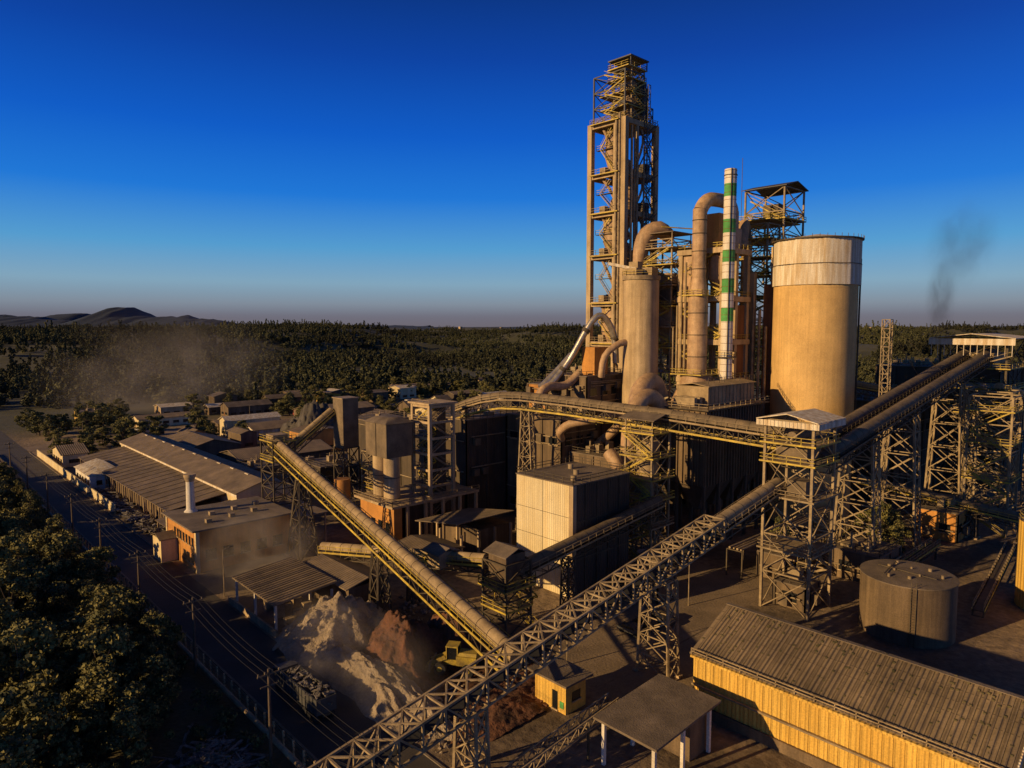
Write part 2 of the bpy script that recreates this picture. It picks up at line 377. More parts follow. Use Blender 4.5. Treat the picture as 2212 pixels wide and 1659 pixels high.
# ================================================================== CONVEYORS
o=Obj('truss_conveyor')
def bz(s): return 7.3+(s-30.5)*.169
T=o.p('truss','steel_dusty'); w=3.2;h=2.7; s0=22.;n=25;st=(87-s0)/n
for i in range(n+1):
    s=s0+i*st;z=bz(s)-1.6
    c=[V((s,51-w/2,z)),V((s,51+w/2,z)),V((s,51+w/2,z+h)),V((s,51-w/2,z+h))]
    for a,b_ in ((0,1),(1,2),(2,3),(3,0)): T.beam(c[a],c[b_],.2)
    if i<n:
        s2=s+st;z2=bz(s2)-1.6
        d=[V((s2,51-w/2,z2)),V((s2,51+w/2,z2)),V((s2,51+w/2,z2+h)),V((s2,51-w/2,z2+h))]
        for k in range(4): T.beam(c[k],d[k],.24)
        T.beam(c[3],d[2],.17);T.beam(c[2],d[3],.17)
        for lo,hi in ((0,3),(1,2)):
            if i%2: T.beam(c[lo],d[hi],.17)
            else: T.beam(c[hi],d[lo],.17)
        o.p('idlers','steel_dark').beam((s+.6,50,z+.6),(s+.6,52,z+.6),.12); o.p('idlers').beam((s+1.9,50,z+.8),(s+1.9,52,z+.8),.12)
B=o.p('belt','rubber'); B.extr((s0,51,bz(s0)-1.1),(87,51,bz(87)-1.1),[(-.75,.12),(-.45,0),(.45,0),(.75,.12),(.75,.2),(-.75,.2)])
B.extr((s0,52.2,bz(s0)-1.5),(87,52.2,bz(87)-1.5),[(-.4,0),(.4,0),(.4,.05),(-.4,.05)])
gallery(o,(86.5,51,bz(86.5)-.9),(106,51,bz(106)-.9),w=2.8,mtruss='steel_dark',edge='steel_dusty')
trestle(o,73,50.5,bz(73)-1.7,0,2,4,.2,.4,5); trestle(o,42,51,bz(42)-1.7,0,1.4,3,.1,.3,3)
o.build()
o=Obj('hooded_conveyor')
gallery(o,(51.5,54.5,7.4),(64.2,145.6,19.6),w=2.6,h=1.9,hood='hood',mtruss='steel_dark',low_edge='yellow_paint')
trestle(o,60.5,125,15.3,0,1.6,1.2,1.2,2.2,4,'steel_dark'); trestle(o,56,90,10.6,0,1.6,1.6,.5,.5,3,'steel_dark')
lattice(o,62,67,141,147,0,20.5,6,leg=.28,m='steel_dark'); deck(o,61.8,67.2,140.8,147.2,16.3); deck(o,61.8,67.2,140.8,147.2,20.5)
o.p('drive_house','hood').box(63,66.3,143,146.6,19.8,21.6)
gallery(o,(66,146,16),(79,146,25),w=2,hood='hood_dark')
o.build()
o=Obj('overhead_conveyor')
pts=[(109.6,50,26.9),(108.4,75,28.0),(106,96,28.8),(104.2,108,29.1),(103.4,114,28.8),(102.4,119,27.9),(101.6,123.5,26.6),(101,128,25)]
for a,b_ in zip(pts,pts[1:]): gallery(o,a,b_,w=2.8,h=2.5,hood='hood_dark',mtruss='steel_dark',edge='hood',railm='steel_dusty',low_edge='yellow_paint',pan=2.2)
for (x,y,z) in ((104.3,107,26.8),(108,78,25.8)):
    trestle(o,x,y,z,0,1.2,2.4,.1,1.6,8,'steel_dusty')
o.build()
o=Obj('transfer_tower')
lattice(o,103.4,111.2,44.4,52,0,30.5,5,leg=.40,br=.15,style='X')
for z in (10,18.5,24,27): deck(o,102.8,111.8,43.8,52.6,z,fascia='yellow_paint' if z>20 else 'steel_dusty')
o.p('machinery','hood_dark').box(105,109.5,46,51,24.1,26.6); o.p('machinery').box(105,108,46,49,18.6,21); o.p('machinery').cyl((104,48,28),(110,48,28),.8)
gable_roof(o.p('roof','sheet_white'),102.6,112,43.6,52.8,30.6,31.6,'x',ov=.3)
o.p('roof_fascia','sheet_white').box(102.4,112.2,43.2,43.3,29.6,30.5); o.p('roof_fascia').box(102.4,102.5,43.3,53.1,29.6,30.5)
for y in np.arange(43.5,53,.6): o.p('fascia_ribs','sheet_white').box(102.3,102.397,y,y+.12,29.6,30.5)
stairs(o,112,44.5,51.5,0,27,9,m='steel_dusty'); o.build()
o=Obj('twin_tube_conveyor')
for dy in (-2.3,2.3):
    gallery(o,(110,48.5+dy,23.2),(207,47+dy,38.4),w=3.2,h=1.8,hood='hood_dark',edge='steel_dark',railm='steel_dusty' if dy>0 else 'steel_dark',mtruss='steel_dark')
for x,zt in ((133,25),(155,28.5),(186,33.3)): trestle(o,x,48.5,zt,0,3,5.2,.3,1.2,6,'steel_dusty',leg=.4,br=.18)
o.build()
o=Obj('conveyor_head_tower')
lattice(o,190,198,37,46,0,30,6,leg=.45,br=.2); lattice(o,198,216,40,54,0,42,6,leg=.45,br=.2,m='steel_dark',part='rear_frame')
for z in (24,30,35): deck(o,197,217,39,55,z)
gable_roof(o.p('roof','sheet_white'),196,218,38.5,55.5,42.2,43.2,'x'); o.p('roof_fascia','sheet_white').box(195.4,195.5,38,56,40.6,42.1)
for y in np.arange(38.5,55.5,1.4): o.p('cladding_ribs','sheet_white').box(195.5,195.7,y,y+.12,38,42)
o.p('machinery','hood').box(200,212,43,51,36,38.5)
stairs(o,196.5,39,53,0,38,8,m='steel_dusty'); o.build()
o=Obj('side_conveyor'); gallery(o,(196,41,30),(240,28,20),w=3,hood='hood',mtruss='steel_dark'); gallery(o,(168,64,31),(196,52,26),w=2.6,hood='hood',edge='hood'); trestle(o,212,36,26,0,2,3,.3,.5,5); o.build()
o=Obj('low_walkway_conveyor'); gallery(o,(163,60,10),(176,25,3.5),w=2.6,h=1.8,hood='hood_dark')
for i in range(4): trestle(o,164.5+i*3.2,56-i*8.5,8-1.5*i,0,1.5,1.5,.2,.2,2,'steel_dark')
o.build()
o=Obj('small_transfer_tower')
lattice(o,65,70,71,76,0,10.8,4,leg=.28,m='steel_dark'); deck(o,64.5,70.5,70.5,76.5,7.2); deck(o,64.8,70.2,70.8,76.2,4)
o.p('housing','wall_brown').box(65.6,69.4,71.6,75.4,8.6,12); gable_roof(o.p('roof','roof_grey'),65.4,69.6,71.4,75.6,12.02,12.8,'y',ov=.4)
stairs(o,70.6,71,76,0,7,3); o.build()
o=Obj('inclined_gallery'); gallery(o,(69,73,8.2),(104,74-1.8,12.8),w=2.4,h=1.7,hood='hood_dark',mtruss='steel_dark',edge='steel_dusty'); trestle(o,80,72.6,8.2,0,1.4,1.4,.2,.2,4,'steel_dark');o.build()
o=Obj('horizontal_conveyor'); gallery(o,(57,110,5.6),(66.5,77,9.4),w=2.2,h=1.4,hood='hood',mtruss='steel_dark')
trestle(o,63,91,6.5,0,1.2,1.2,.1,.3,3,'steel_dark'); o.p('junction_box','hood').box(62.2,65.2,83,86,8,10.4);gable_roof(o.p('roof','roof_grey'),62,65.4,82.8,86.2,10.4,11,'y'); o.build()
o=Obj('steel_service_tower')
lattice(o,104,109.5,74,80,0,25.5,6,leg=.34,m='steel_dusty'); 
for z in (8,13,17,21,25.5): deck(o,103.2,110.3,73.2,80.8,z,fascia='yellow_paint' if z>12 else 'steel_dusty')
o.p('hopper','hood').cyl((106.7,77,17.2),(106.7,77,20.8),2.1); o.p('hopper').cyl((106.7,77,13),(106.7,77,17.2),.6,2.1); o.p('hopper').box(105.4,108.4,75.4,78.6,21.1,23.6)
o.p('base_drum','white_paint').cyl((106,76.5,0),(106,76.5,2.5),1.6)
stairs(o,103,74,80,0,25,7); gable_roof(o.p('roof','roof_grey'),103.5,110,73.5,80.5,28,28.8,'y')
for x in (104,109.5):
    for y in (74,80): o.p('frame').beam((x,y,25.5),(x,y,28),.2)
o.build()

# ================================================================== SILOS
def ribbed(P,cx,cy,r,z0,z1,n=60,amp=.07,flat=0):
    vs=[]
    for z in (z0,z1):
        for i in range(n*2):
            a=math.pi*i/n; k=1.
            if flat:
                aa=(a%(2*math.pi/flat))-math.pi/flat; k=math.cos(math.pi/flat)/math.cos(aa); k=(k+1.0)/2
            rr=(r+(amp if i%2 else -amp))*k; vs.append((cx+rr*math.cos(a),cy+rr*math.sin(a),z))
    m_=2*n; P.add(vs,[(i,(i+1)%m_,(i+1)%m_+m_,i+m_) for i in range(m_)]+[tuple(range(m_,2*m_))])
o=Obj('cement_silo'); cx,cy=160.,69.6
o.p('shell','concrete_silo').cyl((cx,cy,0),(cx,cy,54.6),8.95,n=72)
for z in np.arange(3,54,2.4): o.p('pour_joints','concrete_silo').cyl((cx,cy,z),(cx,cy,z+.08),8.98,n=72,cap=False)
ribbed(o.p('cladding','sheet_white'),cx,cy,9.35,54.5,64.2,flat=10)
ribbed(o.p('cladding_skirt','sheet_white'),cx,cy,9.45,54.2,58.7,flat=10)
o.p('cladding_seam','steel_dark').cyl((cx,cy,58.7),(cx,cy,58.85),9.5,n=60,cap=False)
o.p('eave','steel_dark').cyl((cx,cy,64.2),(cx,cy,64.45),9.75,n=40)
o.p('roof','sheet_white').cyl((cx,cy,64.46),(cx,cy,65.9),9.5,.8,n=40)
P=o.p('roof_rail','steel_dark'); 
for i in range(40):
    a=2*math.pi*i/40; P.beam((cx+9.7*math.cos(a),cy+9.7*math.sin(a),64.4),(cx+9.7*math.cos(a),cy+9.7*math.sin(a),65.1),.08)
o.p('ladder','steel_dark').beam((cx+2.5,cy-8.9,0),(cx+2.5,cy-8.9,60),.3); o.build()
o=Obj('clinker_silo'); cx,cy=136.5,101
o.p('shell','concrete').cyl((cx,cy,20),(cx,cy,56),4.2,n=48)
for z in np.arange(22,56,3.): o.p('hoops','concrete').cyl((cx,cy,z),(cx,cy,z+.1),4.23,n=48,cap=False)
o.p('cap','steel_dusty').cyl((cx,cy,56),(cx,cy,57),4.5,n=32); rail(o,[(cx+4.5*math.cos(a),cy+4.5*math.sin(a),57) for a in np.linspace(0,6.283,14)[:-1]],closed=True)
o.p('top_equipment','hood').box(cx-3.4,cx-1,cy-1,cy+3,57,58.8); o.p('top_equipment').box(cx,cx+2.5,cy-3,cy,57,59); o.p('top_equipment').box(cx-.9,cx+1,cy+.5,cy+3.1,57,60.5)
slab(o.p('chute','sheet_white'),[(cx-4.5,cy+6.5,59.8),(cx-3.3,cy+7.3,59.8),(cx+1,cy-.5,57.8),(cx-.3,cy-1.4,57.8)],.7)
o.p('support','concrete_dark').box(cx-4.6,cx+4.6,cy-4.6,cy+4.6,0,20); o.build()
o=Obj('storage_tank'); cx,cy=111.,33.
o.p('shell','wall_brown').cyl((cx,cy,0),(cx,cy,8.4),6.3,n=56)
o.p('lid','roof_grey').cyl((cx,cy,8.4),(cx,cy,8.55),6.42,n=56); o.p('lid').cyl((cx,cy,8.56),(cx,cy,9.0),6.3,.5,n=56)
for i in range(9):
    a=i*.7; rr=1.5+1.6*((i*37)%10)/5; o.p('lid_fittings','steel_dusty').cyl((cx+rr*math.cos(a),cy+rr*math.sin(a),8.7),(cx+rr*math.cos(a),cy+rr*math.sin(a),9.2),.16+.05*(i%3),n=10)
o.p('lid_pipes','steel_dark').beam((cx-4,cy+2,9),(cx+3,cy+2.6,9.1),.12); o.p('lid_pipes').beam((cx-1,cy-4,9),(cx-.5,cy+4,9.1),.12)
for k in (-.3,.3): o.p('ladder','steel_dark').beam((cx-5.9+k*.4,cy-2.6-k,0),(cx-5.9+k*.4,cy-2.6-k,9.4),.08)
for z in np.arange(.5,9,.4): o.p('ladder').beam((cx-6.02,cy-2.3,z),(cx-5.78,cy-2.9,z),.06)
for z in (2.1,4.2,6.3): o.p('weld_seams','wall_brown').cyl((cx,cy,z),(cx,cy,z+.06),6.33,n=56,cap=False)
o.build()
o=Obj('oil_tank'); o.p('shell','wall_ochre').cyl((136.9,19,0),(136.9,19,14),5.6,n=48); o.p('lid','roof_grey').cyl((136.9,19,14),(136.9,19,14.8),5.7,.5,n=48); rail(o,[(136.9+5.6*math.cos(a),19+5.6*math.sin(a),14) for a in np.linspace(0,6.283,16)[:-1]],closed=True);o.build()

# ================================================================== PREHEATER TOWER
o=Obj('preheater_tower'); x0,x1,y0,y1=143.8,156.8,112.2,123.4; ym=(y0+y1)/2;xm=(x0+x1)/2
P=o.p('columns','concrete')
lv=[35,41,51.6,64,75,85,98]
for x in (x0,x1):
    for y in (y0,y1): P.box(x-.7,x+.7,y-.7,y+.7,0,98)
P.box(x0-.4,x0+.4,y0+2.6,y0+3.4,0,98); P.box(x0+4.6,x0+5.3,y0-.4,y0+.4,0,98)
Q=o.p('ring_beams','concrete')
for z in lv[1:]:
    for y in (y0,y1): Q.box(x0+.702,x1-.702,y-.45,y+.45,z-1.3,z)
    for x in (x0,x1): Q.box(x-.45,x+.45,y0+.702,y1-.702,z-1.3,z)
    o.p('floor_slab','concrete_dark').box(x0+.5,x0+4.2,y0+.5,y1-.5,z-.35,z-.05); o.p('floor_slab').box(x1-4,x1-.5,y0+.5,y1-.5,z-.35,z-.05)
    rail(o,[(x0-.6,y1,z),(x0-.6,y0-.6,z),(x1,y0-.6,z)],h=1.2,m='steel_dusty',part='floor_railing')
    deck(o,x0-1.6,x0-.8,y0+1,y1-1,z-.4,r=False)
C=o.p('cyclones','duct_tan')
for i,(cz,rr) in enumerate([(92,2.5),(80,2.7),(70,2.8),(58,2.9),(46,3.0)]):
    cxx=x0+4.2+(i%2)*3.4; cyy=y0+6.6-(i%2)*1.6
    C.cyl((cxx,cyy,cz-2.5),(cxx,cyy,cz+4),rr,n=24); C.cyl((cxx,cyy,cz-9),(cxx,cyy,cz-2.5),.6,rr,n=24); C.cyl((cxx,cyy,cz+4),(cxx,cyy,cz+5.2),rr,1.2,n=24)
    C.tube([(cxx,cyy,cz-9),(cxx+1,cyy,cz-11),(cxx+3.4 if i%2==0 else cxx-3,cyy,cz-13)],.55)
    C.tube([(cxx,cyy,cz+5),(cxx,cyy,cz+7),(cxx+1.5,cyy+.8,cz+8.6),(cxx+4 if i%2==0 else cxx-3,cyy+1,cz+9)],1.15)
    o.p('cyclone_bands','steel_dark').cyl((cxx,cyy,cz+1),(cxx,cyy,cz+1.3),rr+.06,n=24); o.p('cyclone_bands').cyl((cxx,cyy,cz-2.5),(cxx,cyy,cz-2.2),rr+.06,n=24)
S=o.p('riser_pipes','steel_dusty')
for k,(dx,dy,r) in enumerate([(-.9,1.0,.28),(-1.1,1.9,.35),(1.6,-1,.35),(2.8,-1,.25),(3.8,-1.1,.4),(7,-.9,.25)]):
    S.cyl((x0+dx,y0+dy,36),(x0+dx,y0+dy,99-k*1.5),r,n=10)
D_=o.p('bracing','steel_dark')
for a,b_ in zip(lv[1:],lv[2:]):
    D_.beam((x1,y0,a),(x0+5,y0,b_),.25); D_.beam((x1,y0,b_-1.3),(x0+5,y0,a),.25)
for j,(a,b_) in enumerate(zip(lv[1:],lv[2:])):
    stairs(o,y0-1.5,x1-6.2,x1-.8,a,b_,3,axis='x',m='steel_dark')
    stairs(o,x0+.6,y0+3.8,ym+3,a,b_,2,m='steel_dusty' if j%2 else 'yellow_paint')
    B_=o.p('equipment','steel_dark'); B_.box(xm-1,xm+2,y1-3,y1-1,a,a+2.2); B_.box(x1-3.4,x1-1.2,y0+1,y0+3,a,a+3)
    o.p('equipment_light','steel_dusty').box(x0+1,x0+2.4,y1-4,y1-2.2,a,a+1.8)
    rail(o,[(x0+1,y1-1,(a+b_)/2),(x0+1,y0+3.6,(a+b_)/2)],m='yellow_paint'); o.p('mid_platform','steel_dark').box(x0+1,x0+2,y0+3.6,y1-1,(a+b_)/2-.15,(a+b_)/2)
    o.p('feed_pipes','duct_tan').tube([(x0+1.2,y1-3,b_-1),(x0+1.6,y0+6,(a+b_)/2+1),(x0+4,y0+4,a)],.4,8)
    o.p('feed_pipes').tube([(x0+8,y0+1,b_-1),(x0+7,y0-.4,(a+b_)/2+1),(x0+6,y0+1.5,a+1),(x0+5,y0+3,a)],.35,8)
lattice(o,x0+.3,x0+8.2,y0+.4,y1-.6,98,110,3,leg=.35,br=.17,m='steel_blue',part='head_frame')
lattice(o,x0+3,x0+8.2,y0+.4,y0+6,98,111.5,4,leg=.3,br=.15,m='steel_dusty',part='head_frame_inner')
for z in (101.5,105,108.3,111.2): deck(o,x0+1,x0+8.6,y0,y0+6.6 if z>107 else y1-2,z)
stairs(o,x0+.2,y0+1,y1-4,98,110,5,w=1.1); stairs(o,y0-.6,x0+2,x0+8,98,108,3,axis='x')
o.p('head_roof','steel_blue').box(x0+1.5,x0+9.2,y0-.4,y0+7,113.4,113.7)
for x in (x0+2,x0+8.8):
    for y in (y0,y0+6.6): o.p('head_frame').beam((x,y,111),(x,y,113.4),.22)
o.p('head_bin','duct_tan').cyl((x0+5,y0+3,101.5),(x0+5,y0+3,108),2.2); o.p('head_bin').cyl((x0+5,y0+3,98),(x0+5,y0+3,101.5),1,2.2); o.p('head_bin').cyl((x0+5,y0+3,113.7),(x0+5,y0+3,114.6),1.2,.6)
H=o.p('bucket_head','steel_dark'); H.box(x0+8.2,x0+11,y0+1,y0+4,99,107.5); H.box(x0+8.4,x0+10.4,y0+1.2,y0+3.6,107.5,109)
lattice(o,x1-3.2,x1-.6,y0+.5,y0+3,98,102.5,2,leg=.2,br=.12,m='steel_blue',part='hoist_frame')
lattice(o,x1-6,x1-5,y0-1.9,y0-.9,60,107,20,leg=.12,br=.07,m='steel_blue',part='lift_mast',style='Z')
o.p('jib','steel_dark').beam((x1-4,y0+1.5,102.5),(x1-4,y0+1.5,106),.15)
o.p('top_roof','steel_dusty').box(x0+.5,x1-.5,y0+.5,y1-.5,97.6,97.95)
rail(o,[(x0,y0,98),(x1,y0,98),(x1,y1,98),(x0,y1,98)],closed=True); o.build()

def block(name,x0,x1,y0,y1,z0,z1,mw,mr='roof_grey',floors=0,par=.5,beams=True):
    o=Obj(name); o.p('walls',mw).box(x0,x1,y0,y1,z0,z1); o.p('roof',mr).box(x0-.2,x1+.2,y0-.2,y1+.2,z1+.003,z1+.25)
    rr=random.Random(int(x0*7+y0))
    if floors:
        for k in range(floors):
            z=z0+(z1-z0)*(k+.3)/floors; h=min(1.8,(z1-z0)/floors*.4)
            nwx=max(1,int((y1-y0)/4)); nwy=max(1,int((x1-x0)/4))
            for q in range(nwx):
                if rr.random()<.7: windows(o,'x',x0,y0+.5+(y1-y0-1)*q/nwx,y0+.5+(y1-y0-1)*(q+1)/nwx,z,z+h,1)
            for q in range(nwy):
                if rr.random()<.7: windows(o,'y',y0,x0+.5+(x1-x0-1)*q/nwy,x0+.5+(x1-x0-1)*(q+1)/nwy,z,z+h,1)
    if beams:
        P=o.p('pilasters','concrete_dark')
        for x in np.linspace(x0,x1,max(2,int((x1-x0)/5)+1)): P.box(x-.25,x+.25,y0-.25,y0-.003,z0,z1)
        for y in np.linspace(y0,y1,max(2,int((y1-y0)/5)+1)): P.box(x0-.25,x0-.003,y-.25,y+.25,z0,z1)
        for k in range(max(1,int((z1-z0)/7))):
            z=z0+rr.uniform(2,z1-z0-1); o.p('wall_pipes','steel_dusty').cyl((x0-.5,y0+.5,z),(x0-.5,y1-.5,z),.14,n=6); o.p('wall_pipes').cyl((x0+1,y0-.5,z+1),(x1-1,y0-.5,z+1),.14,n=6)
            a=rr.uniform(x0+1,x1-2); o.p('wall_units','hood_dark').box(a,a+1.6,y0-1.2,y0-.26,z-1,z+.6); a=rr.uniform(y0+1,y1-2); o.p('wall_units').box(x0-1.2,x0-.26,a,a+1.5,z-1.4,z+.4)
    rail(o,[(x0,y0,z1+.25),(x1,y0,z1+.25),(x1,y1,z1+.25),(x0,y1,z1+.25)],m='steel_dark',closed=True)
    R=o.p('roof_units','steel_dusty')
    for k in range(int((x1-x0)*(y1-y0)/40)+1):
        a=rr.uniform(x0+1,x1-2);b_=rr.uniform(y0+1,y1-2); R.box(a,a+rr.uniform(.8,2),b_,b_+rr.uniform(.8,2),z1+.26,z1+rr.uniform(.9,2))
        R.cyl((a+.5,b_+.3,z1+.26),(a+.5,b_+.3,z1+rr.uniform(1.5,3)),.18,n=8)
    return o
block('kiln_building',125,142,108,121,0,33,'wall_brown',floors=5).build()
block('raw_mill_building',112,124,104,122,0,24,'wall_brown',floors=3).build()
block('cooler_building',127,140,121.5,130,0,30,'wall_orange',floors=4).build()
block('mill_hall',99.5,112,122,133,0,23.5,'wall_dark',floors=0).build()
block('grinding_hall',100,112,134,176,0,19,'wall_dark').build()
block('electrical_building',114,124,90,103,0,17,'wall_brown',floors=3).build()
block('bagging_building',163,186,72,86,0,22,'wall_brown',floors=3).build()
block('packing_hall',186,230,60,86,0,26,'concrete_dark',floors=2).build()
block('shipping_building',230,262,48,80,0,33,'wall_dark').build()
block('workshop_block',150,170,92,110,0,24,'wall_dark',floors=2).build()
o=Obj('process_ducting'); D=o.p('ducts','duct_tan'); S=o.p('pipes','steel_dusty')
D.tube([(112,104,20),(110.5,103,22),(110.5,100,24),(113,96,25),(118,92,26)],.9); D.tube([(124,103,18),(124,98,22),(124,92,29),(125,89,31)],1.1)
D.tube([(128,106,33),(128,105,38),(131,103,41),(134,102,41)],.8); D.tube([(140,95,20),(139,93,26),(139,91,30)],1.2)
D.tube([(113,112,24),(113,112,29),(116,112,31),(122,112,31),(126,111,34)],1.0); D.tube([(118,118,24),(118,118,27),(122,119,29),(127,120,31)],.8)
for k in range(7): S.tube([(112+k*3,89.5-k*.3,5+k),(112+k*3,89.5,14+k*1.5),(116+k*3,93,15+k*1.5)],.25,8)
for k in range(5): S.cyl((155.5,79+k*1.6,0),(155.5,79+k*1.6,45+k*4),.35,n=10)
for k in range(4): S.cyl((141.6,92+k*1.1,34),(141.6,92+k*1.1,60-k*5),.25,n=8)
o.p('kiln_shell','hood_dark').cyl((140,103,20),(200,98,15),2.2,n=28)
for x in (112,118,124): lattice(o,x,x+2,87,89,0,20,5,leg=.2,br=.1,m='steel_dark',part='supports')
rail(o,[(112,100,24.3),(112,92,24.3),(120,88,24.3)],part='walkway_rail'); o.build()
o=Obj('cream_sheet_building'); x0,x1,y0,y1=83.2,98.2,74.6,88.
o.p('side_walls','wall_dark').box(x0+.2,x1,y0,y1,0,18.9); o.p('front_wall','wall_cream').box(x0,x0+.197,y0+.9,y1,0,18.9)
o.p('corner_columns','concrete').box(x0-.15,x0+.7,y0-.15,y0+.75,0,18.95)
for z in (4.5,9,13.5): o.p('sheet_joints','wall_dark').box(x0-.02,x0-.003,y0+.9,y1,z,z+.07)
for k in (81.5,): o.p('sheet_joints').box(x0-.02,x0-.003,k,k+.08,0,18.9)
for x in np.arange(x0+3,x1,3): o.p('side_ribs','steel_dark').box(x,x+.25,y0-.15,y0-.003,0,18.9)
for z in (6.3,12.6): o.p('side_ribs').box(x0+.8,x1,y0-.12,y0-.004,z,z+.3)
o.p('roof','roof_grey').box(x0-.15,x1+.15,y0-.15,y1+.15,18.96,19.15); rail(o,[(x0,y0,19.15),(x1,y0,19.15),(x1,y1,19.15),(x0,y1,19.15)],m='steel_dark',closed=True)
for a,b_ in ((90,80),(93,84),(86,77)): o.p('roof_vents','steel_dusty').cyl((a,b_,19.15),(a,b_,20),.5)
o.build()
o=Obj('electrostatic_precipitator'); x0,x1,y0,y1=121.,143.,73.5,86.
o.p('casing','wall_brown').box(x0,x1,y0,y1,13,28.5)
for x in np.arange(x0,x1+.1,1.1): o.p('stiffeners','wall_brown').box(x-.12,x+.12,y0-.35,y0-.003,13,28)
for y in np.arange(y0,y1+.1,1.25): o.p('stiffeners').box(x0-.35,x0-.003,y-.12,y+.12,13,28)
H=o.p('hoppers','concrete_dark')
for i in range(4):
    for j in range(2):
        cx=x0+2.75+5.5*i; cy=y0+3.1+6.2*j
        H.add([(cx-2.7,cy-3.05,13),(cx+2.7,cy-3.05,13),(cx+2.7,cy+3.05,13),(cx-2.7,cy+3.05,13),(cx-.5,cy-.5,7.5),(cx+.5,cy-.5,7.5),(cx+.5,cy+.5,7.5),(cx-.5,cy+.5,7.5)],
         [(0,1,5,4),(1,2,6,5),(2,3,7,6),(3,0,4,7),(4,5,6,7)])
legs(o,x0,x1,y0,y1,0,13,nx=5,ny=3)
o.p('penthouse','hood').box(126,145,76,83.5,28.7,32.6); gable_roof(o.p('penthouse_roof','hood'),125.8,145.2,75.8,83.7,32.61,33.2,'x',ov=.2)
for x in np.arange(127,145,1.5): o.p('penthouse_ribs','hood').box(x,x+.12,75.9,75.997,28.7,32.6)
deck(o,x0-1,x1+2,y0-1.2,y1+1,28.6,fascia='steel_dark')
rail(o,[(126,76,33.3),(145,76,33.3)],m='steel_dark')
for x in (123,125): o.p('rappers','steel_dusty').box(x-.5,x+.5,77,82,28.7,30.5)
o.build()
o=Obj('gas_ducts'); D=o.p('duct','duct_tan')
D.tube([(126,88,30),(124.5,88,32.5),(121.5,87.6,33.3),(118,87.3,31.5),(116.3,86.8,27.5),(115.8,86.5,22),(115.5,86.3,14)],1.9,18)
D.tube([(121,84,28),(118,84.3,30.5),(114.5,84.6,30),(112,84.6,27),(111,84.5,22),(110.8,84.4,12)],1.7,18)
D.tube([(112,82,12),(108.5,83,14),(107,84.5,18),(107,86.5,20)],1.3,16)
for z in (15,18,21,24): 
    o.p('flanges','steel_dark').cyl((115.8,86.5,z),(115.8,86.5,z+.25),2.05); o.p('flanges').cyl((110.9,84.45,z),(110.9,84.45,z+.25),1.85)
o.build()
o=Obj('bypass_pipe'); Dp=o.p('pipe','steel_pipe')
Dp.tube([(121,117,30),(125,115.6,34.5),(127,113.6,39),(129,111.8,44),(130.6,110.4,47),(132.2,109.4,47.6),(134.2,108.7,45.5),(135.6,108.2,42),(136,108,36)],.8,14)
Dp.tube([(120,118.5,30),(124,117.2,33.5),(127.5,115,38)],.9,14)
for p_ in ((125,115.6,34.5),(129,111.8,44),(135.6,108.2,42)): o.p('collars','steel_dark').cyl(V(p_)-V((.2,-.15,.4)),V(p_)+V((.2,-.15,.4)),1.0)
o.p('casing','wall_orange').box(129,134,109,113,33,40)
o.build()
o=Obj('cyclone_service_tower')
x0,x1,y0,y1=142,150,96.3,104.5
lattice(o,x0,x1,y0,y1,20,66,9,leg=.35,br=.17,m='steel_dusty')
for z in (34,40,45,50,55,60,64): deck(o,x0-.9,x1+.9,y0-.9,y1+.9,z,fascia='yellow_paint' if z%10==0 else 'steel_dusty')
stairs(o,x0-.8,y0,y1,34,64,8); stairs(o,y0-.8,x0,x1,34,64,7,axis='x',m='steel_dusty')
o.p('bin','duct_tan').cyl((146,100,45),(146,100,58),2.6); o.p('bin').cyl((146,100,38),(146,100,45),.7,2.6)
o.p('elbow_duct','duct_tan').tube([(141.5,105.5,60),(141.8,105.2,64),(142.8,104.3,67.4),(145.5,102.5,69),(148.5,101,67)],[1.5,1.9,2.2,2.1,1.6],16)
o.p('housing','wall_brown').box(x0+1,x0+4,y0+1,y0+4,50.1,54); o.p('housing').box(x0+3,x1-.5,y0+.5,y0+3,34.1,38)
for x in (x0,x1):
    for y in (y0,y1): o.p('frame').beam((x,y,66),(x,y,67.5),.2)
o.p('canopy','roof_grey').box(x0-.5,x1+.8,y0-.6,y1-2,67.5,67.7)
o.p('jib_crane','yellow_paint').beam((x0,y0+3,69),(x1+3,y0-4,68.5),.25)
for z in (40,50,60): o.p('bridge','steel_dusty').box(150.9,153,92,97,z-.15,z); rail(o,[(150.9,92,z),(150.9,97,z)])
o.build()
o=Obj('conditioning_tower_structure'); x0,x1,y0,y1=143.5,154.,83.4,94.5
P=o.p('columns','concrete')
for x in (x0,(x0+x1)/2,x1):
    for y in (y0,(y0+y1)/2,y1): P.box(x-.55,x+.55,y-.55,y+.55,0,63)
Q=o.p('beams','concrete')
for z in (33,42,52,63):
    Q.box(x0-.8,x1+.8,y0-.8,y1+.8,z-1.2,z); rail(o,[(x0-.8,y0-.8,z),(x1+.8,y0-.8,z),(x1+.8,y1+.8,z),(x0-.8,y1+.8,z)],closed=True)
o.p('wall_panel','duct_tan').box(x0-.2,x0+.2,y0+6.2,y1-.7,33,61.5)
o.p('rust_panel','rust').box(x0+.8,x1-.8,y0-.1,y0+.3,20,31.5); o.p('rust_panel').box(x0+6,x1-.7,y0-.1,y0+.3,33,50)
C=o.p('hopper','duct_tan'); C.cyl((x0+3,y0+3,56),(x0+3,y0+3,61.5),2.3); C.cyl((x0+3,y0+3,52.1),(x0+3,y0+3,56),.5,2.3)
C.box(x0+6,x1-1,y0+1,y0+5,63,68); o.p('brick_box','wall_orange').box(x0+1,x0+4.5,y0+2,y0+6,63,71); stairs(o,x0-.7,y0,y1-1,33,63,6); 
o.build()
o=Obj('gooseneck_duct'); D=o.p('duct','duct_tan')
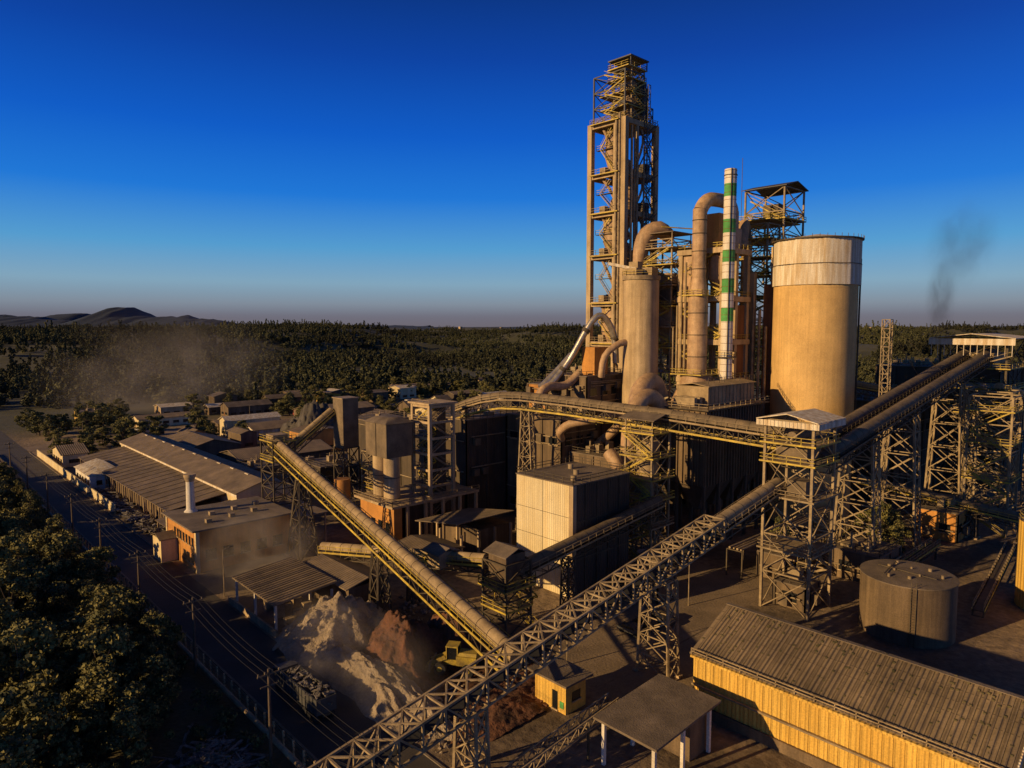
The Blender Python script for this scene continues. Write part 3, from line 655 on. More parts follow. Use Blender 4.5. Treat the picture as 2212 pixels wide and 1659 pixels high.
pts=[(140.6,88,46),(140.6,88,69.5)]+[(140.6+4*(1-math.cos(a)),88-.15*i,70+4.2*math.sin(a)) for i,a in enumerate(np.linspace(.25,math.pi*.5,6))]+[(148,87,74.3)]+[(149+3*math.sin(a),86.5,71+3.2*math.cos(a)) for a in np.linspace(.3,1.57,5)]+[(152,86.5,60)]
D.tube(pts,1.6,20)
D.cyl((140.6,88,34),(140.6,88,52),2.25,n=28); D.cyl((140.6,88,52),(140.6,88,56),2.25,1.6,n=28)
for z in (38,43,48): o.p('bands','steel_dark').cyl((140.6,88,z),(140.6,88,z+.2),2.32,n=28)
for z in (58,62,66,69): o.p('bands').cyl((140.6,88,z),(140.6,88,z+.2),1.68,n=24)
o.p('base_drum','duct_tan').cyl((140.6,88,29),(140.6,88,34),4,3.6,n=28); deck(o,136,145,84,92,34.2)
deck(o,138,143.2,85.4,90.6,52.2); o.build()
o=Obj('striped_chimney_stack'); cx,cy=143.5,82.2
bands=[(20,46.2,'w'),(46.2,49.2,'g'),(49.2,52.6,'w'),(52.6,55.8,'g'),(55.8,59.5,'w'),(59.5,62.2,'g'),(62.2,66,'w'),(66,69,'g'),(69,74,'w'),(74,76.8,'g'),(76.8,80,'w')]
for a,b_,k in bands: o.p('shell_'+('green' if k=='g' else 'white'),'green_paint' if k=='g' else 'white_paint').cyl((cx,cy,a),(cx,cy,b_),1.35,n=32,cap=(b_==80))
for z in np.arange(22,80,1.6): o.p('flanges','rust').cyl((cx,cy,z),(cx,cy,z+.08),1.39,n=32)
o.p('platform','steel_dark').cyl((cx,cy,78.6),(cx,cy,78.75),1.5,n=32)
o.p('platform').cyl((cx,cy,38),(cx,cy,38.2),2.4,n=20); rail(o,[(cx+2.3*math.cos(a),cy+2.3*math.sin(a),38.2) for a in np.linspace(0,6.283,10)[:-1]],closed=True)
o.p('ladder','steel_dark').beam((cx-1.2,cy-.9,20),(cx-1.2,cy-.9,80),.25,.12); o.p('mouth','steel_dark').cyl((cx,cy,80),(cx,cy,80.1),1.1); o.build()
o=Obj('bucket_elevator_tower'); x0,x1,y0,y1=165.,175.5,80,90.2
lattice(o,x0,x1,y0,y1,56,79,4,leg=.4,br=.2,m='steel_dusty',part='head_frame')
lattice(o,x0-4,x0+2,y0+2,y1+1,0,70,12,leg=.4,br=.2,m='steel_dusty',part='lower_frame')
for z in (40,46,52,57.5,62,66.5,71): deck(o,x0-5,x0+3 if z<66 else x1+.5,y0+1,y1+2,z)
deck(o,x0-.5,x1+.5,y0-.5,y1+.5,71.5)
stairs(o,x0-4.8,y0+1.5,y1+1,34,71,9,w=1.2); stairs(o,x0+.5,y0+1,y1-1,71.5,76.5,1)
o.p('machinery','steel_dark').box(x0+3,x0+7,y0+3,y0+7,71.6,75.5); o.p('machinery').cyl((x0+1,y0+5,74),(x0+8,y0+5,74),1.1)
gable_roof(o.p('roof','steel_blue'),x0-.5,x1+.5,y0-.5,y1+.5,79.1,80.6,'y',ov=.3,th=.2)
o.p('elevator_legs','concrete').box(x0-5,x0-3.6,y0-1,y0+.4,0,64); o.p('elevator_legs').box(x0-2.2,x0-.8,y0-1,y0+.4,0,62); o.p('elevator_legs').box(x0-8,x0-6.6,y0+3,y0+4.4,0,58)
o.p('rust_shaft','rust').box(x0-8,x0-6,y0-2,y0+.5,0,55)
o.p('antenna','steel_dark').beam((x0-2,y1,70),(x0-2,y1,87),.1)
o.p('duct','duct_tan').tube([(156,86,64),(159,87,70),(161,87.5,66),(161.5,87.5,56)],1.3,14); o.build()
o=Obj('lattice_mast'); lattice(o,159,160.6,53,54.6,0,46.5,24,leg=.16,br=.09,m='steel_dusty',style='Z'); o.p('stays','steel_dark').beam((160,54,46),(176,40,28),.06); o.p('stays').beam((160,54,46),(176,50,30),.06); o.build()
o=Obj('right_lattice_tower'); lattice(o,176,184,34,42,0,30,5,leg=.4,br=.18,m='steel_dusty')
for z in (12,20,27): deck(o,175.5,184.5,33.5,42.5,z)
stairs(o,175.6,34,41.5,0,27,6); o.build()
o=Obj('stair_tower'); x0,x1,y0,y1=87,93.2,119,125.2
P=o.p('frame_columns','concrete')
for x in (x0,x1):
    for y in (y0,y1): P.box(x-.35,x+.35,y-.35,y+.35,0,28.3)
for z in np.arange(4,28.2,3.45):
    P2=o.p('frame_beams','concrete')
    for y in (y0,y1): P2.box(x0+.352,x1-.352,y-.25,y+.25,z-.5,z)
    for x in (x0,x1): P2.box(x-.25,x+.25,y0+.352,y1-.352,z-.5,z)
    o.p('landing','concrete_dark').box(x0+.3,x1-.3,y0+3.6,y1-.3,z-.3,z-.05); rail(o,[(x0-.2,y0,z),(x0-.2,y1,z)],m='steel_dusty')
stairs(o,x0+.6,y0+.5,y1-.6,4,27.8,8,w=1.4,m='yellow_paint'); stairs(o,y0+.3,x0+.5,x1-.5,4,27.8,7,axis='x',m='steel_dusty')
o.p('core','concrete_dark').box(x0+3.4,x1-.4,y0+2,y1-1,0,28)
o.p('roof','concrete').box(x0-.8,x1+.8,y0-.8,y1+.8,28.31,28.7); o.build()
o=Obj('twin_bin_silos')
for i,yy in enumerate((123.9,128.1)):
    o.p('upper_bin','hood_dark').box(78,84.5,yy-1.95,yy+1.95,17.5,24.6)
    o.p('cylinder','concrete').cyl((80.4,yy-.1,8.6),(80.4,yy-.1,17.5),1.75,n=28)
    o.p('cylinder_ring','steel_dark').cyl((80.4,yy-.1,13),(80.4,yy-.1,13.15),1.8,n=28)
o.p('bin_roof','roof_grey').add([(77.6,121.6,24.7),(84.9,121.6,24.7),(84.9,130.4,24.7),(77.6,130.4,24.7),(79.5,123.5,25.8),(83,123.5,25.8),(83,128.5,25.8),(79.5,128.5,25.8)],[(0,1,5,4),(1,2,6,5),(2,3,7,6),(3,0,4,7),(4,5,6,7),(3,2,1,0)])
o.p('deck_slab','concrete').box(76,99,117,132,8,8.5); rail(o,[(99,117,8.5),(76,117,8.5),(76,132,8.5)],closed=False,m='steel_dusty')
o.p('base_walls','wall_orange').box(77,79,118,131,0,7.99); legs(o,80,98.5,117.5,131.5,0,8,m='concrete',nx=5,ny=3); o.p('base_core','concrete_dark').box(82,98,121,131,0,7.99)
windows(o,'x',77,119,130,2,4.5,4); o.build()
o=Obj('bin_housing_tower'); o.p('housing','hood_dark').box(79,83,141.5,146,17,28.4); o.p('cap','steel_dusty').box(78.8,83.2,141.3,146.2,28.4,28.65)
lattice(o,79,83,141.5,146,0,17,4,leg=.3,m='steel_dark'); o.p('tank','wall_orange').cyl((76.5,138,5),(76.5,138,11),1.8,n=24); o.p('tank').cyl((76.5,138,2),(76.5,138,5),.4,1.8,n=24)
deck(o,74,84,135,141,5); lattice(o,81,85.5,132,137,5,17,4,leg=.25,m='steel_dusty',part='frame_b'); 
for z in (9,13): deck(o,80.8,85.8,131.8,137.2,z)
o.build()
o=Obj('annex_shed'); 
slab(o.p('roof','roof_y'),[(78,98,8.6),(92,98,8.6),(92,112,6.4),(78,112,6.4)],.2)
legs(o,79,91.5,98.5,111.5,0,6.3,m='concrete',nx=4,ny=3,w=.4); o.p('wall','wall_brown').box(84,91.8,99,111,0,6.2); o.build()
o=Obj('corrugated_shed'); gable_roof(o.p('roof','roof_x'),70,79,98,108,4.2,5,'y',ov=.3); o.p('walls','wall_brown').box(70.4,78.6,98.4,107.6,0,4.1); o.build()

# ================================================================== LEFT BUILDINGS
o=Obj('workshop_building'); x0,x1,y0,y1=42,60,129.5,146
o.p('walls','wall_orange').box(x0,x1,y0,y1,0,7.8); o.p('roof','roof_grey').box(x0-.8,x1+.8,y0-.8,y1+.8,7.803,8.1)
windows(o,'x',x0,y0+1,y1-4,4.6,6.2,7); windows(o,'y',y0,x0+1,x1-1,2,4,5); windows(o,'x',x0,y0+1,y1-9,1.2,3,3)
o.p('annex','wall_cream').box(x0-3,x0-.003,y1-6,y1-1,0,4.4); gable_roof(o.p('annex_roof','roof_grey'),x0-3,x0-.3,y1-6,y1-1,4.4,5.2,'x',ov=.3)
for y in (y0,y1): o.p('corner_piers','wall_cream').box(x0-.15,x0+.5,y-.35,y+.35,0,7.8)
for i in range(6): o.p('roof_vents','steel_dusty').box(x0+3+i*2.4,x0+4+i*2.4,y0+3+(i*5)%9,y0+4+(i*5)%9,8.1,8.8)
o.p('canopy','roof_x').box(x1,x1+9,y0+1,y1+4,6.2,6.4); legs(o,x1+1,x1+8.5,y0+1.5,y1+3.5,0,6.2,m='concrete',w=.3,nx=3,ny=4); o.build()
o=Obj('flared_chimney'); cx,cy=45.8,143.5
o.p('stack','white_paint').cyl((cx,cy,8.1),(cx,cy,14.2),.85,.75,n=24); o.p('flare','concrete').cyl((cx,cy,14.2),(cx,cy,15.2),.75,1.15,n=24); o.p('flare').cyl((cx,cy,15.2),(cx,cy,15.7),1.15,1.15,n=24); o.p('foot','white_paint').cyl((cx,cy,8.1),(cx,cy,8.6),1.3,.85,n=24); o.build()
o=Obj('long_warehouse')
gable_wall(o.p('walls','wall_cream'),59,72,154,250,0,7.6,9.6); gable_roof(o.p('roof','roof_x'),59,72,154,250,7.7,9.7,'y',ov=.6)
windows(o,'y',154,61,70,3,5,3)
o.p('clerestory','sheet_white').box(58.75,58.95,153.5,250.5,6.8,7.55)
slab(o.p('lean_to_roof','roof_x'),[(46,160,4.6),(58.9,160,6.6),(58.9,246,6.6),(46,246,4.6)])
o.p('lean_to_wall','wall_brown').box(47.5,58.5,161,245,0,4.5); legs(o,46.5,47,161,245,0,4.6,m='concrete',nx=2,ny=15,w=.25)
for y in np.arange(162,246,9): o.p('rooflights','sheet_white').box(64.9,65.3,y,y+2,9.75,9.95)
for y in np.arange(164,246,4.1): o.p('roof_battens','roof_grey').beam((46,y,4.82),(58.8,y,6.8),.12,.08)
o.build()
o=Obj('vehicle_canopy'); slab(o.p('roof','roof_x'),[(43,150,3.8),(59,150,5.4),(59,158,5.4),(43,158,3.8)],.1); legs(o,43.5,58,150.5,157.5,0,3.8,m='concrete',nx=5,ny=2,w=.25)
for i in range(12): o.p('rafters','sheet_white').box(43+i*1.4,43.25+i*1.4,149.6,150,3.9+i*.14,4.1+i*.14)
o.build()
o=Obj('hip_roof_house'); x0,x1,y0,y1=43,52,216,234
o.p('walls','white_paint').box(x0,x1,y0,y1,0,4); o.p('roof','sheet_white').add([(x0-.5,y0-.5,4.01),(x1+.5,y0-.5,4.01),(x1+.5,y1+.5,4.01),(x0-.5,y1+.5,4.01),((x0+x1)/2,y0+4.5,6.6),((x0+x1)/2,y1-4.5,6.6)],[(0,1,4),(1,2,5,4),(2,3,5),(3,0,4,5),(3,2,1,0)])
windows(o,'y',y0,x0+1,x1-1,1.4,2.6,3);windows(o,'x',x0,y0+1,y1-1,1.4,2.6,5); o.build()
def house(name,x0,x1,y0,y1,h,r,mw,axis='y',mr=None):
    o=Obj(name); gable_wall(o.p('walls',mw),x0,x1,y0,y1,0,h,r-.1,axis); gable_roof(o.p('roof',mr or ('roof_x' if axis=='y' else 'roof_y')),x0,x1,y0,y1,h+.05,r,axis,ov=.6)
    windows(o,'y',y0,x0+.5,x1-.5,1.2,2.4,max(1,int((x1-x0)/4)));windows(o,'x',x0,y0+.5,y1-.5,1.2,2.4,max(1,int((y1-y0)/4))); o.p('door','rust').box(x0-.04,x0+.02,(y0+y1)/2-.6,(y0+y1)/2+.6,0,2.2); o.build()
house('gate_house',44,51,258,274,4,6,'wall_cream','x'); house('storage_building',74,92,235,262,5,7.5,'wall_brown','y'); house('store_shed',80,110,205,222,5,7,'wall_dark','x')
house('depot_building',108,140,262,276,5,7,'sheet_white','x'); house('depot_building',150,185,300,316,5,7,'wall_brown','x'); house('office_building',112,128,226,240,7,8.5,'wall_orange','y'); house('freight_shed',150,176,215,235,6,9,'sheet_white','x',mr='sheet_white'); house('freight_shed',185,225,250,268,6,8,'wall_cream','x')
house('tile_store',86,92,268,280,5,6.5,'wall_orange','y'); house('block_store',98,104,250,262,6,7,'wall_brown','y')
rb=random.Random(21); placed=[]
for i in range(900):
    x=rb.uniform(74,330);y=rb.uniform(190,385);w_=rb.uniform(6,26);l_=rb.uniform(6,14)
    if len(placed)>=46: break
    if 112<x+w_ and x<150 and y<272 and y+l_>230: continue
    if any(x<a[1]+3 and x+w_>a[0]-3 and y<a[3]+3 and y+l_>a[2]-3 for a in placed+[(74,92,235,262),(80,110,205,222),(108,140,262,276),(150,185,300,316),(112,128,226,240),(150,176,215,235),(185,225,250,268),(86,92,268,280),(98,104,250,262),(69,80,362,372)]): continue
    if abs(y-(306+(x-41)*.116))<l_+8: continue
    placed.append((x,x+w_,y,y+l_)); h=rb.uniform(3.5,7)
    house(rb.choice(['yard_shed','yard_store','yard_building']),x,x+w_,y,y+l_,h,h+rb.uniform(1,2.2),rb.choice(['wall_brown','wall_dark','wall_cream','wall_brown','wall_ochre','concrete']),rb.choice('xy') if w_<16 else 'x',mr=rb.choice([None,None,'roof_grey','sheet_white']))
block('yellow_office',69,80,362,372,0,6,'wall_ochre',floors=2,beams=False).build()
block('control_building',75,86,185,195,0,6,'wall_brown',floors=2).build(); block('pump_house',74,80,172,178,0,5,'wall_cream').build(); block('utility_building',88,96,170,182,0,7,'wall_dark',floors=2).build()
o=Obj('open_shed'); 
slab(o.p('roof','roof_x'),[(41,94.5,4.6),(51.2,94.5,5.6),(51.2,110,5.6),(41,110,4.6)],.2)
for y in np.arange(94.7,110,.8): o.p('roof_ribs','roof_x').beam((41,y,4.85),(51.2,y,5.85),.2,.1)
legs(o,41.5,50.5,95,109.5,0,4.6,m='white_paint',nx=2,ny=3,w=.3)
gable_roof(o.p('rear_roof','roof_x'),51.4,59,92,107,5,6,'y',ov=.2); o.p('rear_wall','wall_brown').box(52,58.6,92.5,106.5,0,4.9)
for i in range(9): o.p('stored_machinery','hood').box(44+(i%3)*2,45.4+(i%3)*2,97+i*1.2,98+i*1.2,0,1+.3*(i%4))
o.p('low_wall','concrete').box(41,41.3,94,112,0,1.1); o.build()
o=Obj('weigh_house'); o.p('walls','wall_ochre').box(57,60.5,52,57,0,3.6); o.p('roof','roof_grey').box(56.4,61.2,51.4,57.8,3.603,3.85); windows(o,'x',57,53,54.4,.2,2.4,1);windows(o,'y',52,57.6,60,1.3,2.4,1)
o.p('panel','green_paint').box(56.93,56.99,52.3,52.9,.6,1.4); o.build()
o=Obj('canopy_shed'); slab(o.p('roof','roof_grey'),[(52.4,36.2,4.9),(64,36.2,5.4),(64,44,5.4),(52.4,44,4.9)],.25)
legs(o,53.2,63,37,43.2,0,4.85,m='white_paint',nx=3,ny=2,w=.35); o.p('back_wall','wall_brown').box(60,63.4,37.4,42.8,0,4.7); o.build()
o=Obj('corrugated_warehouse'); x0,x1,y0,y1=68.8,84.6,12,42.6
gable_wall(o.p('walls','wall_ochre'),x0,x1,y0,y1,0,7,10.3); gable_roof(o.p('roof','roof_x'),x0,x1,y0,y1,7.05,10.4,'y',ov=.35)
rr=random.Random(4)
for y in np.arange(y0,y1,.42): 
    o.p('roof_ribs','roof_x').beam((x0-.3,y,7.12),((x0+x1)/2,y,10.6),.12,.07); o.p('roof_ribs').beam((x1+.3,y,7.12),((x0+x1)/2,y,10.6),.12,.07)
o.p('ridge_cap','roof_grey').beam(((x0+x1)/2,y0-.3,10.66),((x0+x1)/2,y1+.3,10.66),.6,.08)
for k in range(5):
    t=.15+.17*k; o.p('roof_laps','concrete_dark').beam((x0+(x1-x0)/2*t,y0-.2,7.12+3.5*t),(x0+(x1-x0)/2*t,y1+.2,7.12+3.5*t),.06,.06)
for i in range(150):
    t=rr.random();y=rr.uniform(y0,y1); o.p('roof_moss','soil_grass').box(x0+(x1-x0)/2*t,x0+(x1-x0)/2*t+.2,y,y+.25,7.1+3.5*t,7.28+3.5*t)
for y in np.arange(y0,y1,1.0): o.p('wall_ribs','wall_ochre').box(x0-.09,x0-.003,y,y+.12,0,6.7)
rail(o,[(x0-.5,y0,7.05),(x0-.5,y1,7.05)],h=.7,m='hood'); o.p('gutter','wall_ochre').box(x0-.75,x0-.4,y0,y1,6.75,7.0)
o.p('plinth','wall_brown').box(x0-.35,x0-.1,y0,y1,0,1.2); o.p('cable_tray','steel_dusty').box(x0-.4,x0-.1,y0,y1,3.3,3.5)
for i in range(26):
    k=i/25; x=x0+(x1-x0)/2*k; z=7.1+3.35*k; o.p('gable_fringe','sheet_white').box(x,x+.28,y0-.5,y0-.38,z-.6,z+.25)
o.build()
o=Obj('lower_truss_walkway'); T=o.p('truss','steel_dusty')
for i in range(12):
    a=V((38+i*1.6,44.5,2+i*.16)); b_=V((38+(i+1)*1.6,44.5,2+(i+1)*.16))
    for dy in (0,1.4):
        D0=V((0,dy,0));U=V((0,0,1.2)); T.beam(a+D0,b_+D0,.12);T.beam(a+D0+U,b_+D0+U,.12);T.beam(a+D0,b_+D0+U,.09);T.beam(a+D0,a+D0+U,.09)
    T.beam(a,a+V((0,1.4,0)),.1)
for i in (1,5,9): o.p('posts','steel_dark').box(38+i*1.6,38.2+i*1.6,44.6,44.8,0,2+i*.16)
o.build()
# ================================================================== PILES
def pile(name,cx,cy,rx,ry,h,mt,seed,ang=0,dent=None):
    n=90;vs=[];fs=[]
    for i in range(n):
        for j in range(n):
            u=-1+2*i/(n-1);v=-1+2*j/(n-1); r=math.hypot(u,v)
            ed=1+.3*noise.fractal(V((math.cos(math.atan2(v,u))*1.2,math.sin(math.atan2(v,u))*1.2,seed)),.8,2,4)
            base=max(0,1-(r/ed)**1.25)
            z=h*base*(1+.5*noise.fractal(V((u*2.2,v*2.2,seed)),.8,2,6))+.22*noise.noise(V((u*rx*1.6,v*ry*1.6,seed)))
            x=u*rx;y=v*ry
            wx=cx+x*math.cos(ang)-y*math.sin(ang);wy=cy+x*math.sin(ang)+y*math.cos(ang)
            if dent:
                dd=math.hypot(wx-dent[0],wy-dent[1]); z*=min(1,max(.08,(dd-dent[2]*.6)/(dent[2]*.6)))
            if r>ed*1.0: z=-.3
            vs.append((wx,wy,z))
    for i in range(n-1):
        for j in range(n-1):
            a=i*n+j; fs.append((a,a+n,a+n+1,a+1))
    me=bpy.data.meshes.new(name);me.from_pydata(vs,[],fs);me.polygons.foreach_set('use_smooth',[True]*len(fs));me.materials.append(MATS[mt]);o=bpy.data.objects.new(name,me);COL.objects.link(o)
dn=(53.5,68.5,5)
pile('limestone_pile',48.5,88.5,9.5,8.5,5.6,'limestone',2.2); pile('limestone_pile',44.6,73,4.8,16,3.0,'limestone',5.2)
pile('red_soil_pile',51,75,7.5,10.5,6.0,'red_soil',3.7,.25,dn); pile('red_soil_pile',57.5,73,5.5,7.5,5.2,'red_soil',8.7,0,dn); pile('red_soil_pile',53,60,12,6,1.1,'red_soil',6.7)
pile('gravel_heap',126,250,17,17,15,'gravel',1.7); pile('limestone_pile',92,222,6,6,2.5,'limestone',7)
def rubble(name,boxr,n,mt,zf,s=(.05,.3)):
    P=Part(mt)
    for i in range(n):
        x=random.uniform(boxr[0],boxr[1]);y=random.uniform(boxr[2],boxr[3]);d=V((random.gauss(0,1),random.gauss(0,1),random.gauss(0,1))).normalized()*random.uniform(*s)
        P.beam(V((x,y,zf))-d,V((x,y,zf))+d,d.length*1.5,d.length*1.3)
    me=bpy.data.meshes.new(name);me.from_pydata(P.v,[],P.f);me.materials.append(MATS[mt]);o=bpy.data.objects.new(name,me);COL.objects.link(o)
rubble('loose_rubble',(41.5,66,56,95),700,'limestone',.08); rubble('loose_rubble',(42,64,55,80),500,'red_soil',.1)
o=Obj('scrap_heap'); P=o.p('scrap','scrap')
for i in range(520):
    r=abs(random.gauss(0,.5));a=random.uniform(0,6.28); x=23.5+r*5*math.cos(a);y=70+r*7*math.sin(a); z=max(.1,1.6-r*1.6)*random.random()
    d=V((random.gauss(0,1),random.gauss(0,1),random.gauss(0,.4)))*.6; P.beam(V((x,y,z))-d,V((x,y,z))+d,random.uniform(.05,.5),random.uniform(.03,.12))
o.build()
o=Obj('yard_scrap'); P=o.p('scrap','scrap')
for i in range(500):
    x=random.uniform(42,46);y=random.uniform(160,212);z=random.uniform(.1,1.3); d=V((random.gauss(0,1),random.gauss(0,1),random.gauss(0,.2)))*.6; P.beam(V((x,y,z))-d,V((x,y,z))+d,random.uniform(.1,.9),random.uniform(.05,.3))
o.build()
# ================================================================== VEHICLES
def wheel(P,x,y,r,w): P.cyl((x,y-w/2,r),(x,y+w/2,r),r,n=16)
o=Obj('wheel_loader',loc=(53.3,68.2,.55),rz=2.2)
Y=o.p('body','yellow_paint'); Y.box(-3.2,-.6,-1.1,1.1,1.3,2.5); Y.extr((-3.2,0,2.5),(-.8,0,2.5),[(-.9,0),(.9,0),(.7,.35),(-.7,.35)]); Y.box(-.6,1.6,-.6,.6,1.1,1.8)
o.p('cab_frame','yellow_paint').box(-.75,.85,-.85,.85,3.5,3.65)
for x in (-.7,.75):
    for y in (-.78,.78): o.p('cab_frame').beam((x,y,1.9),(x,y,3.5),.12)
o.p('cab_glass','glass_dark').box(-.65,.7,-.72,.72,1.9,3.48)
for s in (-.7,.7): o.p('boom','yellow_paint').beam((.9,s,2.1),(3.2,s,1.0),.25,.45)
o.p('bucket','steel_dusty').extr((3.4,-1.5,.9),(3.4,1.5,.9),[(-.6,-.6),(.8,-.6),(.8,-.5),(-.4,-.4),(-.5,.6),(-.7,.6)])
for x in (-2.1,1.5):
    for y in (-1.15,1.15): wheel(o.p('tyres','rubber'),x,y,.8,.6); o.p('hubs','yellow_paint').cyl((x,y-.32,.8),(x,y+.32,.8),.35,n=12)
o.build()
def truck(name,loc,rz,load='scrap',cabm='white_paint',tank=False,bodym='steel_blue'):
    o=Obj(name,loc=loc,rz=rz)
    C=o.p('cab',cabm); C.extr((0,-1.2,0),(0,1.2,0),[(-3.6,.9),(-5.4,.9),(-5.5,1.9),(-5.1,3.1),(-3.6,3.1)])
    o.p('windscreen','glass_dark').box(-5.48,-4.4,-1.22,1.22,2.05,2.75)
    o.p('chassis','steel_dark').box(-5,6,-.5,.5,.8,1.15)
    if tank: o.p('tank',bodym).cyl((-3,0,2.2),(5.8,0,2.2),1.15,n=24)
    else:
        B=o.p('body',bodym)
        B.box(-3.3,6,-1.25,1.25,1.2,1.35); B.box(-3.3,6,-1.25,-1.15,1.35,3.0); B.box(-3.3,6,1.15,1.25,1.35,3.0); B.box(-3.3,-3.2,-1.149,1.149,1.35,3.0); B.box(5.9,6,-1.149,1.149,1.35,3.0)
        for x in np.arange(-3,6,.9): 
            for s in (-1,1): o.p('stakes',bodym).box(x,x+.12,s*1.3-.04,s*1.3+.04,1.2,3.05)
        if load:
            for i in range(160):
                p=V((random.uniform(-3,5.7),random.uniform(-1,1),random.uniform(2.0,3.2))); d=V((random.gauss(0,.35),random.gauss(0,.3),random.gauss(0,.12))); o.p('load','scrap').beam(p-d,p+d,random.uniform(.1,.5),.15)
    for x in (-4.5,2.8,4.1,5.2):
        for y in (-1,1): wheel(o.p('tyres','rubber'),x,y,.5,.35)
    o.build()
truck('scrap_truck',(36,75.5,.03),-math.pi/2,cabm='steel_blue')
truck('tanker_truck',(84,311,.03),.12,tank=True,bodym='white_paint'); truck('cargo_truck',(160,326,.03),.12,load=None,cabm='canvas_red',bodym='sheet_white'); truck('cargo_truck',(230,331,.03),.12,load=None,bodym='sheet_white')
def car(loc,rz,m_):
    o=Obj('parked_car',loc=loc,rz=rz); o.p('body',m_).extr((0,-.85,0),(0,.85,0),[(-2.1,.35),(-2.15,.8),(-1.3,.95),(-.7,1.45),(.9,1.45),(1.6,.95),(2.1,.85),(2.1,.35)][::-1])
    o.p('windows','glass_dark').extr((0,-.87,0),(0,.87,0),[(-1.15,.97),(-.65,1.38),(.85,1.38),(1.4,.97)][::-1])
    for x in (-1.3,1.3):
        for y in (-.78,.78): wheel(o.p('tyres','rubber'),x,y,.32,.22)
    o.build()
random.seed(3)
for i in range(16): car((60+random.uniform(0,160),296+random.uniform(-12,12),.0),random.uniform(0,6),random.choice(['white_paint','steel_dusty','steel_blue','hood']))
for i in range(3): car((80+i*3.2,60-i*.4,.02),1.57,random.choice(['steel_dark','steel_blue']))
# ================================================================== POLES
poles=[(29,40),(28.2,66.7),(29,91.5),(29.2,117),(29.4,142),(29.6,167),(29.8,195),(30,225),(30,255)]
for (x,y) in poles:
    o=Obj('utility_pole'); o.p('pole','wood').cyl((x,y,0),(x,y,10.2),.19,.13,n=10); o.p('crossarm','wood').beam((x-1.2,y,9.6),(x+1.2,y,9.6),.14); o.p('crossarm').beam((x-.9,y,8.4),(x+.9,y,8.4),.12)
    for k in (-1.1,-.4,.4,1.1): o.p('insulators','steel_dusty').cyl((x+k,y,9.67),(x+k,y,9.95),.07,n=8)
    o.build()
o=Obj('power_line'); P=o.p('wires','rubber')
for a,b_ in zip(poles,poles[1:]):
    for k in (-1.1,-.4,.4,1.1):
        pts=[(a[0]+(b_[0]-a[0])*t+k,a[1]+(b_[1]-a[1])*t,9.9-2.2*t*(1-t)) for t in np.linspace(0,1,7)]
        for u,v in zip(pts,pts[1:]): P.beam(u,v,.03)
o.build()
for (x,y) in [(41.5,115),(66,60),(95,60),(100,98),(60,310),(90,315),(130,320),(180,326)]:
    o=Obj('lamp_post'); o.p('pole','steel_dusty').cyl((x,y,0),(x,y,8),.1,.07,n=8); o.p('arm','steel_dusty').beam((x,y,8),(x+1.2,y,8.3),.08); o.p('head','steel_dark').box(x+1,x+1.7,y-.12,y+.12,8.22,8.36); o.build()
o=Obj('pipe_rack')
for i in range(8):
    x=112+i*6; o.p('frames','steel_dark').beam((x,60,0),(x,60,5),.2); o.p('frames').beam((x,63,0),(x,63,5),.2); o.p('frames').beam((x,60,5),(x,63,5),.2)
for k,y in enumerate((60.3,61,61.7,62.5)): o.p('pipes','steel_dusty').cyl((112,y,5.3),(154,y,5.3),.15+.06*(k%2),n=8)
o.build()
o=Obj('elevated_walkway')
for a,b_ in (((118,40,3),(150,40,3)),((118,52,3.4),(150,56,3.4)),((120,26,2.5),(160,30,2.5))): gallery(o,a,b_,w=1.4,h=1.2,hood=None,mtruss='steel_dark',railm='steel_dusty')
for x in (120,130,140,149): o.p('posts','steel_dark').box(x-.15,x+.15,39.5,39.8,0,2.8); o.p('posts').box(x-.15,x+.15,53,53.3,0,3)
o.build()
block('small_substation',116,122,54,59,0,4.5,'wall_brown',floors=1).build()
block('pump_room',106,111,46,51,0,3.8,'wall_brown',floors=1).build()
block('drive_room',92,97,64,69,0,4.5,'wall_brown').build()
block('compressor_house',126,136,42,50,0,5,'wall_brown',floors=1).build(); block('control_cabin',164,172,40,48,0,6,'wall_orange',floors=1).build()
# ================================================================== TREES
def leafcloud(centres,rad,n,size,rg,squash=.8):
    k=len(centres); c=np.repeat(centres,n,axis=0); rr=np.repeat(rad,n)
    d=rg.normal(size=(k*n,3)); d/=np.linalg.norm(d,axis=1)[:,None]; r=rr*(.55+.5*rg.random(k*n))
    p=c+d*r[:,None]*np.array([1,1,squash])
    nrm=d+rg.normal(size=d.shape)*.7; nrm/=np.linalg.norm(nrm,axis=1)[:,None]
    a=np.cross(nrm,rg.normal(size=d.shape)); a/=np.linalg.norm(a,axis=1)[:,None]; b_=np.cross(nrm,a)
    s=size*(.6+.8*rg.random(k*n))[:,None]
    v=np.stack([p-a*s-b_*s*.6,p+a*s-b_*s*.5,p+a*s*.7+b_*s*.7,p-a*s*.6+b_*s*.6],1).reshape(-1,3)
    return v
def mkmesh(name,v,mats,mi=None):
    nq=len(v)//4; f=np.arange(nq*4,dtype=np.int32)
    me=bpy.data.meshes.new(name); me.vertices.add(len(v)); me.vertices.foreach_set('co',v.astype(np.float32).ravel())
    me.loops.add(nq*4); me.loops.foreach_set('vertex_index',f); me.polygons.add(nq); me.polygons.foreach_set('loop_start',np.arange(0,nq*4,4,dtype=np.int32))
    try: me.polygons.foreach_set('loop_total',np.full(nq,4,dtype=np.int32))
    except Exception: pass
    for m_ in mats: me.materials.append(MATS[m_])
    if mi is not None: me.polygons.foreach_set('material_index',mi.astype(np.int32))
    me.update(calc_edges=True); me.validate(); return me
TREE=[]
